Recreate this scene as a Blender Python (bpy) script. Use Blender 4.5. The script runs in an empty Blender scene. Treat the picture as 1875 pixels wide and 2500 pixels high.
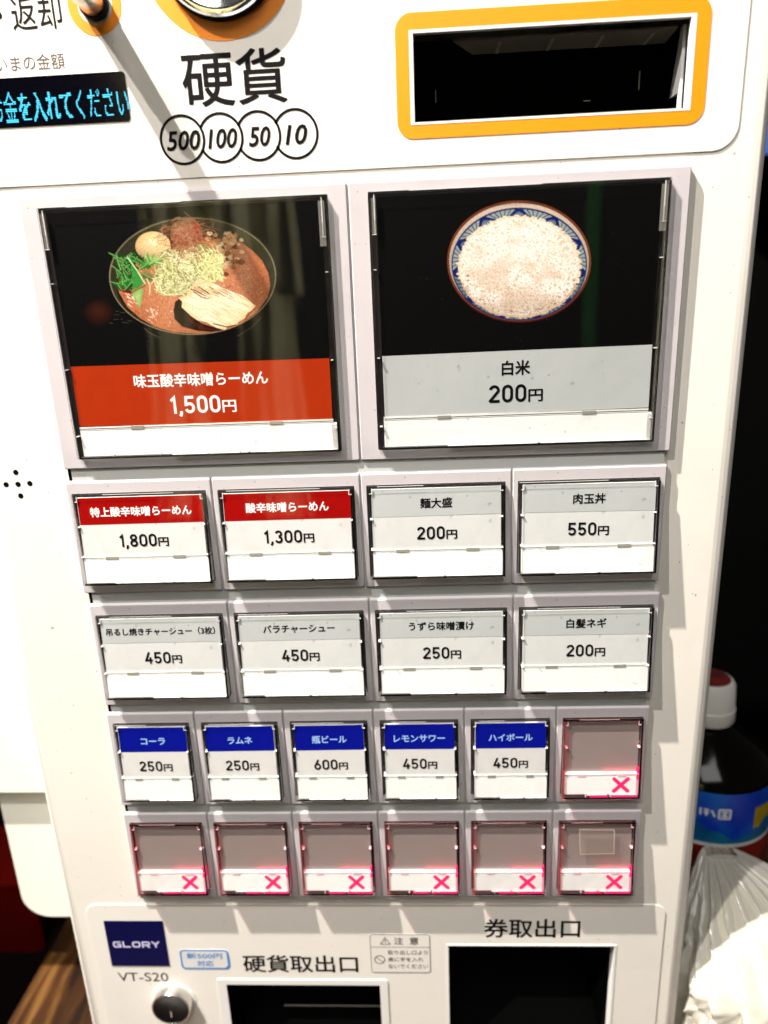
import bpy, math, random
import numpy as np
from mathutils import Matrix, Vector
random.seed(7)
SC = bpy.context.scene
COL = SC.collection
U = 0.02            # one design unit = 20 mm (the big buttons are 6 x 5 units)
Y0 = 22.5           # design y of the counter top; design x right, y down, z into the machine

def V(x, y, z=0.0):
    return Vector((x * U, z * U, (Y0 - y) * U))

# ------------------------------------------------------------------ camera
RC = ((0.9985469, 0.0387074, 0.0374937), (-0.0270346, 0.9616852, -0.2728200), (-0.0466173, 0.2714099, 0.9613342))
CP = (7.05005, 2.43163, -12.98043)
cam_d = bpy.data.cameras.new('camera'); cam = bpy.data.objects.new('camera', cam_d); COL.objects.link(cam)
w3 = lambda a: Vector((a[0], a[2], -a[1]))
rx, ry, rz = w3(RC[0]), -w3(RC[1]), -w3(RC[2])
M = Matrix((rx, ry, rz)).transposed().to_4x4(); M.translation = V(*CP)
cam.matrix_world = M
cam_d.sensor_fit = 'VERTICAL'; cam_d.sensor_height = 36; cam_d.sensor_width = 27
cam_d.lens = 36 * 1640 / 2500
cam_d.clip_start = 0.01; cam_d.clip_end = 50
cam_d.dof.use_dof = True; cam_d.dof.focus_distance = 13.0 * U; cam_d.dof.aperture_fstop = 6.5
SC.camera = cam
# ------------------------------------------------------------------ world and lamps
wd = bpy.data.worlds.new("World"); SC.world = wd; wd.use_nodes = True
wd.node_tree.nodes['Background'].inputs[0].default_value = (1.0, 0.93, 0.86, 1)
wd.node_tree.nodes['Background'].inputs[1].default_value = 0.03
SC.view_settings.view_transform = 'Standard'; SC.view_settings.look = 'None'
SC.view_settings.exposure = 0.10; SC.view_settings.gamma = 1.0
SC.cycles.use_denoising = True
SC.cycles.max_bounces = 10; SC.cycles.transparent_max_bounces = 24; SC.cycles.sample_clamp_indirect = 4

def point(name, loc, watts, col, r):
    d = bpy.data.lights.new(name, 'POINT'); d.energy = watts; d.color = col; d.shadow_soft_size = r
    o = bpy.data.objects.new(name, d); COL.objects.link(o); o.location = loc; return o
def area(name, loc, target, size, watts, col):
    d = bpy.data.lights.new(name, 'AREA'); d.energy = watts; d.color = col; d.shape = 'SQUARE'; d.size = size
    o = bpy.data.objects.new(name, d); COL.objects.link(o); o.location = loc
    o.rotation_euler = (target - loc).to_track_quat('-Z', 'Y').to_euler(); return o
point('ceiling_spot', V(6 - 27, 6 - 54, -12.4), 246, (1.0, 0.925, 0.83), 0.010)
point('ceiling_spot', V(6 - 37.7, 6 - 62.3, -32.8), 88, (1.0, 0.94, 0.88), 0.012)
area('fill_light', V(10, -90, -70), V(6, 8, 0), 1.2, 27, (1.0, 0.98, 0.96))  # added fill for the ambient room light, no fixture of its own

# ------------------------------------------------------------------ materials
def lin(c):
    f = lambda v: v / 12.92 if v <= 0.04045 else ((v + 0.055) / 1.055) ** 2.4
    return tuple(f(v / 255) for v in c)
def new_mat(name):
    m = bpy.data.materials.new(name); m.use_nodes = True
    return m, m.node_tree.nodes, m.node_tree.links
def mat(name, col, rough=0.5, var=0.0, scale=60, metal=0.0, bump=0.0, bscale=400, spec=0.5, coat=0.0, col2=None, emit=0):
    m, N, L = new_mat(name); b = N['Principled BSDF']
    b.inputs['Base Color'].default_value = (*col, 1); b.inputs['Roughness'].default_value = rough
    b.inputs['Metallic'].default_value = metal; b.inputs['Specular IOR Level'].default_value = spec
    b.inputs['Coat Weight'].default_value = coat
    tc = N.new('ShaderNodeTexCoord')
    if var or col2:
        n = N.new('ShaderNodeTexNoise'); n.inputs['Scale'].default_value = scale; n.inputs['Detail'].default_value = 5
        L.new(tc.outputs['Object'], n.inputs['Vector'])
        r = N.new('ShaderNodeValToRGB')
        a = col2 or tuple(c * (1 - var) for c in col)
        r.color_ramp.elements[0].position = 0.35; r.color_ramp.elements[0].color = (*a, 1)
        r.color_ramp.elements[1].position = 0.62; r.color_ramp.elements[1].color = (*col, 1)
        L.new(n.outputs['Fac'], r.inputs['Fac']); L.new(r.outputs['Color'], b.inputs['Base Color'])
    if bump:
        n2 = N.new('ShaderNodeTexNoise'); n2.inputs['Scale'].default_value = bscale; n2.inputs['Detail'].default_value = 3
        L.new(tc.outputs['Object'], n2.inputs['Vector'])
        bp = N.new('ShaderNodeBump'); bp.inputs['Strength'].default_value = bump; bp.inputs['Distance'].default_value = 0.0005
        L.new(n2.outputs['Fac'], bp.inputs['Height']); L.new(bp.outputs['Normal'], b.inputs['Normal'])
    if emit:
        b.inputs['Emission Color'].default_value = (*col, 1); b.inputs['Emission Strength'].default_value = emit
    return m
def mat_emit(name, col, s):
    m, N, L = new_mat(name); b = N['Principled BSDF']
    b.inputs['Base Color'].default_value = (0.02, 0.02, 0.02, 1)
    b.inputs['Emission Color'].default_value = (*col, 1); b.inputs['Emission Strength'].default_value = s
    return m
def mat_clear(name, tint=(1, 1, 1), rough=0.02, ior=1.45, haze=0.0, hcol=(0.8, 0.8, 0.8), bump=0.0, bscale=200):
    m, N, L = new_mat(name); N.remove(N['Principled BSDF']); out = N['Material Output']
    t = N.new('ShaderNodeBsdfTransparent'); t.inputs[0].default_value = (*tint, 1)
    g = N.new('ShaderNodeBsdfGlossy'); g.inputs['Roughness'].default_value = rough
    f = N.new('ShaderNodeFresnel'); f.inputs['IOR'].default_value = ior
    ge = N.new('ShaderNodeNewGeometry'); mr = N.new('ShaderNodeMapRange')       # thin sheet: same reflectance from both faces
    mr.inputs[3].default_value = ior; mr.inputs[4].default_value = 1 / ior; L.new(ge.outputs['Backfacing'], mr.inputs[0]); L.new(mr.outputs[0], f.inputs['IOR'])
    mx = N.new('ShaderNodeMixShader'); L.new(f.outputs[0], mx.inputs[0]); L.new(g.outputs[0], mx.inputs[2])
    if haze:
        d = N.new('ShaderNodeBsdfDiffuse'); d.inputs[0].default_value = (*hcol, 1)
        m2 = N.new('ShaderNodeMixShader'); m2.inputs[0].default_value = haze
        L.new(t.outputs[0], m2.inputs[1]); L.new(d.outputs[0], m2.inputs[2]); L.new(m2.outputs[0], mx.inputs[1])
    else:
        L.new(t.outputs[0], mx.inputs[1])
    if bump:
        tc = N.new('ShaderNodeTexCoord'); n2 = N.new('ShaderNodeTexNoise'); n2.inputs['Scale'].default_value = bscale
        L.new(tc.outputs['Object'], n2.inputs['Vector'])
        bp = N.new('ShaderNodeBump'); bp.inputs['Strength'].default_value = bump; bp.inputs['Distance'].default_value = 0.001
        L.new(n2.outputs['Fac'], bp.inputs['Height']); L.new(bp.outputs['Normal'], g.inputs['Normal']); L.new(bp.outputs['Normal'], f.inputs['Normal'])
    L.new(mx.outputs[0], out.inputs['Surface'])
    return m
def mat_glass(name, col=(1, 1, 1), rough=0.08, ior=1.47):
    m, N, L = new_mat(name); b = N['Principled BSDF']
    b.inputs['Base Color'].default_value = (*col, 1); b.inputs['Transmission Weight'].default_value = 1
    b.inputs['Roughness'].default_value = rough; b.inputs['IOR'].default_value = ior
    return m
def mat_vcol(name, rough=0.6, nscale=1400, nvar=0.18, spec=0.05):
    m, N, L = new_mat(name); b = N['Principled BSDF']
    a = N.new('ShaderNodeVertexColor'); a.layer_name = 'Col'
    tc = N.new('ShaderNodeTexCoord'); n = N.new('ShaderNodeTexNoise'); n.inputs['Scale'].default_value = nscale; n.inputs['Detail'].default_value = 4
    L.new(tc.outputs['Object'], n.inputs['Vector'])
    mr = N.new('ShaderNodeMapRange'); mr.inputs[1].default_value = 0.3; mr.inputs[2].default_value = 0.7
    mr.inputs[3].default_value = 1 - nvar; mr.inputs[4].default_value = 1 + nvar
    L.new(n.outputs['Fac'], mr.inputs[0])
    mx = N.new('ShaderNodeVectorMath'); mx.operation = 'MULTIPLY'
    L.new(a.outputs['Color'], mx.inputs[0]); L.new(mr.outputs[0], mx.inputs[1])
    L.new(mx.outputs[0], b.inputs['Base Color']); b.inputs['Roughness'].default_value = rough; b.inputs['Specular IOR Level'].default_value = spec
    return m

WHITE = mat('white_enamel', (0.785, 0.745, 0.68), 0.42, var=0.035, scale=14, bump=0.05, bscale=900)
PLATE = mat('white_printed_sheet', (0.775, 0.74, 0.685), 0.38, var=0.025, scale=20)
BEZEL = mat('pale_grey_plastic', lin((190, 184, 187)), 0.38, var=0.03, scale=40, bump=0.04, bscale=1500)
STRIPG = mat('grey_rail_plastic', lin((186, 187, 185)), 0.45)
HOUSING = mat('black_housing', (0.012, 0.008, 0.009), 0.35)
BLACK = mat('black_plastic', (0.008, 0.008, 0.009), 0.55, spec=0.2)
VOID = mat('dark_cavity', (0.004, 0.004, 0.004), 0.9, spec=0.0)
INK = mat('black_ink', (0.005, 0.004, 0.005), 0.6, spec=0.06)
INKG = mat('grey_ink', (0.10, 0.08, 0.07), 0.6, spec=0.1)
ORANGE = mat('orange_print', (1.0, 0.275, 0.0), 0.42, var=.05, scale=50)
SLOTW = mat('white_frame_plastic', (0.74, 0.73, 0.71), 0.35)
LIPB = mat('brown_grey_lip', (0.13, 0.11, 0.085), 0.5)
CHROME = mat('chrome', (0.82, 0.83, 0.85), 0.08, metal=1.0)
STEEL = mat('brushed_steel', (0.72, 0.70, 0.66), 0.22, metal=1.0)
PAPERW = mat('white_paper', (0.68, 0.665, 0.65), 0.6, spec=0.2, var=0.05, scale=90)
PAPERG = mat('grey_paper', lin((184, 188, 187)), 0.6, spec=0.2, var=0.05, scale=110)
PAPERGL = mat('pale_grey_paper', lin((208, 209, 207)), 0.6, spec=0.2, var=0.05, scale=110)
PAPERBLACK = mat('black_print', (0.0012, 0.0012, 0.0012), 0.6, spec=0.05)
RED = mat('red_print', lin((150, 4, 2)), 0.5, spec=0.08, var=0.06, scale=120)
BRICK = mat('red_orange_print', lin((168, 46, 8)), 0.5, spec=0.08, var=0.05, scale=120)
BLUE = mat('blue_print', lin((5, 16, 138)), 0.5, spec=0.08, var=0.05, scale=120)
NAVY = mat('navy_badge', lin((3, 4, 60)), 0.4, spec=.15)
WINK = mat('white_ink', (0.85, 0.84, 0.82), 0.5)
LBLUE = mat('light_blue_ink', lin((150, 190, 235)), 0.5)
STICKB = mat('sticker_blue', lin((22, 130, 205)), 0.5)
STRIPW = mat('white_strip', (0.90, 0.90, 0.88), 0.4, var=0.03, scale=150)
SMUDGE = mat('smudged_white_strip', (0.86, 0.84, 0.82), 0.45, col2=(0.80, 0.765, 0.745), scale=160)
EMPTYCARD = mat('empty_grey_backing', lin((142, 127, 123)), 0.5, var=0.05, scale=60)
COVER = mat_clear('clear_cover', ior=1.5, rough=0.02)
RIMC = mat_clear('clear_rim', tint=(0.9, 0.9, 0.9), ior=1.5, rough=0.08, haze=0.012)
RIMG = mat_glass('clear_rim_glass', (0.97, 0.98, 0.96))
RIMCP = mat_clear('pink_glow_rim', tint=(0.9, 0.5, 0.52), ior=1.5, rough=0.08, haze=0.16, hcol=(0.5, 0.2, 0.22))  # pink glow of the lamps put into the clear rim's tint
RIMGP = mat_glass('pink_glow_rim_glass', (1.0, 0.72, 0.75))  # same lamp glow, put into the glass colour
TAB = mat_clear('hazy_tab', tint=(.9, .9, .9), ior=1.5, rough=.2, haze=.22, hcol=(.5, .47, .42))
GLINT = mat('pale_rib_glint', (0.75, 0.74, 0.72), 0.2)  # opaque pale colour for the ribs and the painted glints
GLINTP = mat('pink_glow_rib', (0.9, 0.5, 0.52), 0.2)  # pink lamp glow painted into the ribs
DIVID = mat('divider_plastic', (0.78, 0.78, 0.74), 0.25)
DIVSH = mat('divider_clip', (0.30, 0.29, 0.24), 0.35)
PINKX = mat_emit('lit_pink_mark', (1.0, 0.0, 0.13), 1.15)
LED = mat_emit('pink_lamp', (1.0, 0.0, 0.13), 1.3)
GLOW = mat_emit('added_pink_glow', (1.0, 0.17, 0.21), 14.0)
GLOWW = mat_emit('added_pale_glow', (1.0, 0.78, 0.74), 4.5)
LEDSOFT = mat_emit('soft_pink_guide', (1.0, 0.35, 0.45), 0.85)
VFD = mat_emit('cyan_display_dots', (0.0, 0.66, 1.0), 1.35)
TAPE = mat_clear('clear_tape', tint=(0.93, 0.9, 0.86), ior=1.4, rough=0.25, haze=0.10, hcol=(0.75, 0.66, 0.6))
PRINT = mat_vcol('printed_photo')

def speckle(m, scale, lo, hi, dark, nscale=9):
    """fine grime: small dark specks and broad faint stains multiplied into the base colour"""
    N, L = m.node_tree.nodes, m.node_tree.links; b = N['Principled BSDF']; src = b.inputs['Base Color'].links[0].from_socket
    tc = N.new('ShaderNodeTexCoord'); n = N.new('ShaderNodeTexNoise'); n.inputs['Scale'].default_value = scale; n.inputs['Detail'].default_value = 2
    L.new(tc.outputs['Object'], n.inputs['Vector']); r = N.new('ShaderNodeMapRange'); r.inputs[1].default_value = lo; r.inputs[2].default_value = hi; r.inputs[3].default_value = 1; r.inputs[4].default_value = dark
    L.new(n.outputs['Fac'], r.inputs[0])
    n2 = N.new('ShaderNodeTexNoise'); n2.inputs['Scale'].default_value = nscale; n2.inputs['Detail'].default_value = 7; n2.inputs['Roughness'].default_value = .65; L.new(tc.outputs['Object'], n2.inputs['Vector'])
    r2 = N.new('ShaderNodeMapRange'); r2.inputs[1].default_value = .52; r2.inputs[2].default_value = .78; r2.inputs[3].default_value = 1; r2.inputs[4].default_value = .88; L.new(n2.outputs['Fac'], r2.inputs[0])
    a = N.new('ShaderNodeMath'); a.operation = 'MULTIPLY'; L.new(r.outputs[0], a.inputs[0]); L.new(r2.outputs[0], a.inputs[1])
    mx = N.new('ShaderNodeVectorMath'); mx.operation = 'MULTIPLY'; L.new(src, mx.inputs[0]); L.new(a.outputs[0], mx.inputs[1]); L.new(mx.outputs[0], b.inputs['Base Color'])
speckle(WHITE, 420, .735, .76, .45); speckle(PLATE, 420, .74, .765, .5); speckle(BEZEL, 700, .72, .75, .5, 30)
speckle(PAPERG, 260, .68, .74, .7, 55); speckle(PAPERGL, 260, .69, .75, .75, 60); speckle(PAPERW, 260, .70, .76, .8, 60); speckle(STRIPW, 300, .70, .76, .75, 60)
# ------------------------------------------------------------------ mesh helpers (design coordinates)
WL = {}
def finish(name, verts, faces, material, parent=None, smooth=False, cols=None, mats=None, midx=None, data=None):
    """verts are design coordinates; the object's origin is put at the middle of its box"""
    me = data or bpy.data.meshes.new(name)
    pts = [V(*v) for v in verts]
    lo = Vector([min(p[i] for p in pts) for i in range(3)]); hi = Vector([max(p[i] for p in pts) for i in range(3)])
    c = (lo + hi) / 2
    me.from_pydata([p - c for p in pts], [], faces)
    for m_ in (mats or [material]): me.materials.append(m_)
    if midx:
        me.polygons.foreach_set('material_index', midx)
    if cols:
        ca = me.color_attributes.new('Col', 'FLOAT_COLOR', 'POINT')
        for i, k in enumerate(cols): ca.data[i].color = (*k, 1)
    me.validate(); me.update()
    if smooth:
        me.polygons.foreach_set('use_smooth', [True] * len(me.polygons)); me.set_sharp_from_angle(angle=math.radians(38))
    o = bpy.data.objects.new(name, me); COL.objects.link(o)
    place(o, c, parent)
    return o
def place(o, c, parent):
    WL[o.name] = c.copy()
    if parent is not None:
        o.parent = parent; o.location = c - WL[parent.name]
    else:
        o.location = c
def empty(name, x, y, z):
    o = bpy.data.objects.new(name, None); COL.objects.link(o); o.empty_display_size = 0.02
    place(o, V(x, y, z), None); return o
def tag(o, label=None, cat=None, group=None, kind=None):
    if label: o['label'] = label
    if cat: o['category'] = cat
    if group: o['group'] = group
    if kind: o['kind'] = kind
    return o

class MB:
    def __init__(s): s.v = []; s.f = []; s.c = []; s.mi = []; s.cm = 0
    def add(s, vs, fs, col=None):
        n = len(s.v); s.v += [tuple(v) for v in vs]; s.f += [tuple(i + n for i in f) for f in fs]; s.mi += [s.cm] * len(fs)
        if col is not None: s.c += (col if isinstance(col, list) else [col] * len(vs))
        return s
    def box(s, x0, x1, y0, y1, z0, z1):
        return s.add([(x, y, z) for z in (z0, z1) for y in (y0, y1) for x in (x0, x1)],
                     [(0, 1, 3, 2), (4, 6, 7, 5), (0, 4, 5, 1), (2, 3, 7, 6), (0, 2, 6, 4), (1, 5, 7, 3)])
    def cup(s, x0, x1, y0, y1, z0, z1):     # open box: back and four inner walls
        return s.add([(x, y, z) for z in (z0, z1) for y in (y0, y1) for x in (x0, x1)],
                     [(4, 6, 7, 5), (0, 4, 5, 1), (2, 3, 7, 6), (0, 2, 6, 4), (1, 5, 7, 3)])
    def poly(s, pts, z, col=None):
        return s.add([(x, y, z) for x, y in pts], [tuple(range(len(pts)))], col)
    def fan(s, ctr, pts, z, cc, rc):
        return s.add([(*ctr, z)] + [(x, y, z) for x, y in pts], [(0, i + 1, (i + 1) % len(pts) + 1) for i in range(len(pts))], [cc] + (rc if isinstance(rc, list) else [rc] * len(pts)))
    def loft(s, loops, closed=True, cap0=False, cap1=False, col=None):
        n = len(loops[0]); fs = []
        for k in range(len(loops) - 1):
            for i in range(n if closed else n - 1):
                j = (i + 1) % n
                fs.append((k * n + i, k * n + j, (k + 1) * n + j, (k + 1) * n + i))
        if cap0: fs.append(tuple(range(n)))
        if cap1: fs.append(tuple((len(loops) - 1) * n + i for i in range(n)))
        return s.add([p for l in loops for p in l], fs, col)
    def lathe_z(s, cx, cy, prof, n=40, cap=True):
        loops = [[(cx + r * math.cos(2 * math.pi * i / n), cy + r * math.sin(2 * math.pi * i / n), z) for i in range(n)] for r, z in prof]
        return s.loft(loops, cap1=cap)
    def lathe_y(s, cx, cz, prof, n=40, cap0=True, cap1=True):
        loops = [[(cx + r * math.cos(2 * math.pi * i / n), y, cz + r * math.sin(2 * math.pi * i / n)) for i in range(n)] for r, y in prof]
        return s.loft(loops, cap0=cap0, cap1=cap1)
    def ribbon(s, pts, w, z, closed=False, col=None, taper=None):
        n = len(pts); a = []; b = []
        for i in range(n):
            p = pts[i]
            p0 = pts[i - 1] if (i > 0 or closed) else None; p1 = pts[(i + 1) % n] if (i < n - 1 or closed) else None
            d0 = unit(p0, p) if p0 else unit(p, p1); d1 = unit(p, p1) if p1 else d0
            nx, ny = -(d0[1] + d1[1]), d0[0] + d1[0]; l = math.hypot(nx, ny) or 1; nx /= l; ny /= l
            k = 1 / max(0.5, (nx * -d0[1] + ny * d0[0]))
            h = w / 2 * k * (taper[i] if taper else 1)
            a.append((p[0] + nx * h, p[1] + ny * h, z)); b.append((p[0] - nx * h, p[1] - ny * h, z))
        m = n if closed else n - 1
        return s.add(a + b, [(i, (i + 1) % n, n + (i + 1) % n, n + i) for i in range(m)], col)
    def build(s, name, material, parent=None, smooth=False, mats=None):
        return finish(name, s.v, s.f, material, parent, smooth, cols=s.c or None, mats=mats, midx=s.mi if mats else None)
def unit(a, b):
    dx, dy = b[0] - a[0], b[1] - a[1]; l = math.hypot(dx, dy) or 1; return dx / l, dy / l
def rrect(x0, x1, y0, y1, r, n=5):
    p = []
    for cx, cy, a in ((x1 - r, y0 + r, -90), (x1 - r, y1 - r, 0), (x0 + r, y1 - r, 90), (x0 + r, y0 + r, 180)):
        for k in range(n + 1):
            t = math.radians(a + 90 * k / n); p.append((cx + r * math.cos(t), cy + r * math.sin(t)))
    return p
def ell(cx, cy, a, b, n=48, a0=0, a1=360):
    full = abs(a1 - a0 - 360) < 1e-6
    return [(cx + a * math.cos(math.radians(a0 + (a1 - a0) * i / (n if full else n - 1))), cy + b * math.sin(math.radians(a0 + (a1 - a0) * i / (n if full else n - 1)))) for i in range(n)]
def Z(loop, z): return [(x, y, z) for x, y in loop]

def curve_mesh(cv):
    o = bpy.data.objects.new('tmp', cv); COL.objects.link(o)
    dg = bpy.context.evaluated_depsgraph_get(); dg.update()
    me = bpy.data.meshes.new_from_object(o.evaluated_get(dg))
    vs = [tuple(v.co) for v in me.vertices]; fs = [tuple(p.vertices) for p in me.polygons]
    bpy.data.objects.remove(o); bpy.data.curves.remove(cv); bpy.data.meshes.remove(me)
    return vs, fs
def sheet(name, outlines, z0, z1, material, parent=None):
    """flat sheet with holes between z0 (front) and z1 (back)"""
    cv = bpy.data.curves.new('s', 'CURVE'); cv.dimensions = '2D'; cv.fill_mode = 'BOTH'; cv.extrude = (z1 - z0) / 2
    for ol in outlines:
        sp = cv.splines.new('POLY'); sp.points.add(len(ol) - 1); sp.use_cyclic_u = True
        for p, (x, y) in zip(sp.points, ol): p.co = (x, -y, 0, 1)
    vs, fs = curve_mesh(cv); zm = (z0 + z1) / 2
    return finish(name, [(x, -y, zm - z) for x, y, z in vs], fs, material, parent)
_gc = {}
def glyphs(body, bold=0.0, shear=0.0, space=1.0):
    k = (body, bold, shear, space)
    if k not in _gc:
        cv = bpy.data.curves.new('t', 'FONT'); cv.body = body; cv.offset = bold; cv.shear = shear; cv.space_character = space
        cv.resolution_u = 3
        _gc[k] = curve_mesh(cv)
    return _gc[k]
def text_into(mb, body, x0, x1, yc, z, bold=0.0, h=None, shear=0.0, space=1.0, col=None):
    """fit a line of text between x0 and x1, centred on yc; h sets its height, else proportions are kept"""
    vs, fs = glyphs(body, 0.0, shear, space)
    ax, bx = min(v[0] for v in vs), max(v[0] for v in vs); ay, by = min(v[1] for v in vs), max(v[1] for v in vs)
    sx = (x1 - x0) / (bx - ax); sy = (h / (by - ay)) if h else sx
    offs = [(0, 0)] + ([(bold * math.cos(k * math.pi / 4), bold * math.sin(k * math.pi / 4)) for k in range(8)] if bold else [])
    for q, (ox, oy) in enumerate(offs):
        mb.add([(x0 + (v[0] - ax + ox) * sx, yc - (v[1] - (ay + by) / 2 + oy) * sy, z - .00005 * q) for v in vs], fs, col)
    return mb
def lettering(parent, material, lines, name='lettering'):
    for l in lines:
        mb = MB(); text_into(mb, **l); mb.build(name, material, parent)

# DIN-like numerals drawn as strokes in a box 0.62 wide, 1 high
def arc(cx, cy, a, b, t0, t1, n=9):
    return [(cx + a * math.cos(math.radians(t0 + (t1 - t0) * i / (n - 1))), cy + b * math.sin(math.radians(t0 + (t1 - t0) * i / (n - 1)))) for i in range(n)]
SW = 0.165; hs = SW / 2; RX = 0.31 - hs
DIG = {
 '0': [(True, arc(.31, .31, RX, .31 - hs, 180, 360) + arc(.31, .69, RX, .31 - hs, 0, 180))],
 '1': [(False, [(.04, .27), (.245, hs * .9), (.245, 1)])],
 '2': [(False, arc(.31, .30, RX, .30 - hs, 190, 375, 11) + [(.08, 1 - hs - .03), (.10, 1 - hs), (.61, 1 - hs)])],
 '3': [(False, arc(.30, .275, RX - .02, .275 - hs, 195, 450, 12)), (False, arc(.30, .725, RX, .285 - hs, -90, 165, 12))],
 '4': [(False, [(.36, 0), (.07, .72), (.62, .72)]), (False, [(.43, .45), (.43, 1)])],
 '5': [(False, [(.57, hs), (.12, hs), (.10, .50)] + arc(.30, .68, RX, .32 - hs, -130, 160, 12))],
 '6': [(True, arc(.31, .68, RX, .32 - hs, 0, 360, 19)[:-1]), (False, [(.40, 0), (.105, .60)])],
 '8': [(True, arc(.31, .265, RX - .02, .265 - hs, 0, 360, 19)[:-1]), (True, arc(.31, .72, RX, .28 - hs, 0, 360, 19)[:-1])],
 ',': [(False, [(.11, .86), (.11, 1.0), (.04, 1.16)])],
}
DW = {'1': .36, ',': .2}
def number_width(s, h): return sum(DW.get(c, .62) for c in s) * h + .125 * h * (len(s) - 1)
def number(mb, s, x, y0, h, z):
    for c in s:
        for k, (cl, st) in enumerate(DIG[c]):
            mb.ribbon([(x + p[0] * h, y0 + p[1] * h) for p in st], SW * h, z - 0.0006 * k, cl)
        x += (DW.get(c, .62) + .125) * h
    return x
def price(parent, s, xc, yc, h, z, material, lean):
    mb = MB(); yen = h * .78; gap = h * .13
    w = number_width(s, h); x = xc - (w + gap + yen) / 2
    number(mb, s, x, yc - h / 2, h, z)
    text_into(mb, '円', x + w + gap, x + w + gap + yen, yc + h / 2 - yen * .44, z, bold=.022, h=yen * .86)
    return lean(mb).build('price', material, parent)

# ------------------------------------------------------------------ the machine
ZP = 0.12                                   # front panel plane; the button frames stand at z = 0
machine = empty('ticket_machine', 5.65, 22.4, 6)
tag(machine, 'white meal ticket vending machine with rows of lit menu buttons, coin and note slots', 'ticket machine')
XL, XR, YT, YB, RF = -2.0, 13.38, -9.0, 22.4, 0.36
panel = sheet('front_panel', [[(XL + RF, YT + RF), (XR - RF, YT + RF), (XR - RF, YB - RF), (XL + RF, YB - RF)],
      [(7.2, -2.25), (11.86, -2.25), (11.86, -.86), (7.2, -.86)],
      [(1.8, 18.45), (5.9, 18.45), (5.9, 21.3), (1.8, 21.3)], [(7.57, 17.28), (11.62, 17.28), (11.62, 21.0), (7.57, 21.0)],
      ] , ZP, ZP + .05, WHITE, machine)
mb = MB(); loops = []
for k in range(9):
    t = math.pi / 2 * k / 8; i = RF * (1 - math.sin(t)); z = ZP + RF * (1 - math.cos(t))
    loops.append([(XL + i, YT + i, z), (XR - i, YT + i, z), (XR - i, YB - i, z), (XL + i, YB - i, z)])
loops.append([(XL, YT, 12), (XR, YT, 12), (XR, YB, 12), (XL, YB, 12)])
mb.loft(loops, cap1=True); mb.build('cabinet', WHITE, machine, smooth=True)

def rr_open_top(x0, x1, y0, y1, r):         # plate outline rounded below
    return [(x0, y0), (x1, y0)] + [p for p in rrect(x0, x1, y0, y1, r, 8)[9:18]] + [(x0, y1)]
control = sheet('control_plate', [rr_open_top(-1.6, 12.76, -8, -.2, .42), [(7.2, -2.25), (11.86, -2.25), (11.86, -.86), (7.2, -.86)],
      ], ZP - .016, ZP - .001, PLATE, machine)
ZC = ZP - .016
lower = sheet('lower_plate', [rrect(-1.4, 12.76, 16.03, 22.0, .3, 8), [(1.8, 18.45), (5.9, 18.45), (5.9, 21.3), (1.8, 21.3)], [(7.57, 17.28), (11.62, 17.28), (11.62, 21.0), (7.57, 21.0)]],
      ZP - .022, ZP - .001, PLATE, machine)
ZL = ZP - .022

# printing on the control plate
lettering(control, INK, [dict(body='返却', x0=.40, x1=1.27, yc=-2.865, z=ZC - .003, bold=.006, h=.50),
    dict(body='紙幣', x0=7.43, x1=9.3, yc=-3.2, z=ZC - .003, bold=.02),
    dict(body='硬貨', x0=3.23, x1=5.03, yc=-1.73, z=ZC - .003, bold=.012, h=.83)])
lettering(control, INKG, [dict(body='いまの金額', x0=-.02, x1=1.2, yc=-2.135, z=ZC - .003, bold=.0, h=.24)])
mb = MB(); mb.poly(ell(.18, -2.86, .06, .06, 20), ZC - .003); mb.build('printed_dot', INK, control)
# coin values in four overlapping circles
mb = MB(); mw = MB()
for k, (cx, r) in enumerate(((3.115, .385), (3.80, .385), (4.47, .385), (5.13, .385))):
    cy = -.81
    a0, a1 = (0, 360) if k == 0 else (-153, 153)
    if k == 0: mb.ribbon(ell(cx, cy, r, r, 56), .044, ZC - .004, True)
    else: mb.ribbon(ell(cx, cy, r, r, 48, a0, a1), .044, ZC - .004)
mb.build('coin_rings', INK, control)
lettering(control, INK, [dict(body=b, x0=c - w / 2, x1=c + w / 2, yc=-.80, z=ZC - .005, bold=.02, h=.30, shear=.22)
    for b, c, w in (('500', 3.13, .60), ('100', 3.83, .52), ('50', 4.49, .38), ('10', 5.14, .38))], 'coin_values')
# note slot
slot = sheet('note_slot', [rrect(6.92, 12.15, -2.53, -.63, .28, 8), [(7.15, -2.28), (11.92, -2.28), (11.92, -.84), (7.15, -.84)]], ZC - .008, ZC - .001, ORANGE, machine)
tag(slot, 'orange framed banknote slot')
sheet('slot_frame', [[(7.155, -2.275), (11.915, -2.275), (11.915, -.845), (7.155, -.845)], [(7.222, -2.225), (11.825, -2.225), (11.825, -.885), (7.222, -.885)]], ZC - .012, ZP + .06, SLOTW, slot)
mb = MB(); mb.cup(7.235, 11.85, -2.215, -.895, ZP + .28, 1.7); mb.build('slot_cavity', VOID, slot)
mb = MB(); mb.add([(7.9, -2.19, .34), (11.7, -2.19, .34), (11.7, -2.17, .95), (8.3, -2.17, .95), (7.9, -2.16, .34), (11.7, -2.16, .34), (11.7, -2.14, .95), (8.3, -2.14, .95)], [(0, 1, 2, 3), (4, 5, 6, 7), (0, 1, 5, 4), (3, 2, 6, 7)])
mb.build('slot_lip', LIPB, slot)
mb = MB()
for x in (8.7, 9.6, 10.45, 11.3): mb.box(x, x + .05, -2.135, -2.125, .4, .92)
mb.build('lip_ribs', mat('lip_rib', (.3, .26, .2), .5), slot)
mb = MB(); side = [(-2.2, .32), (-2.2, .45), (-1.22, .80), (-1.20, .40), (-.91, .40), (-.91, .32)]
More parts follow.
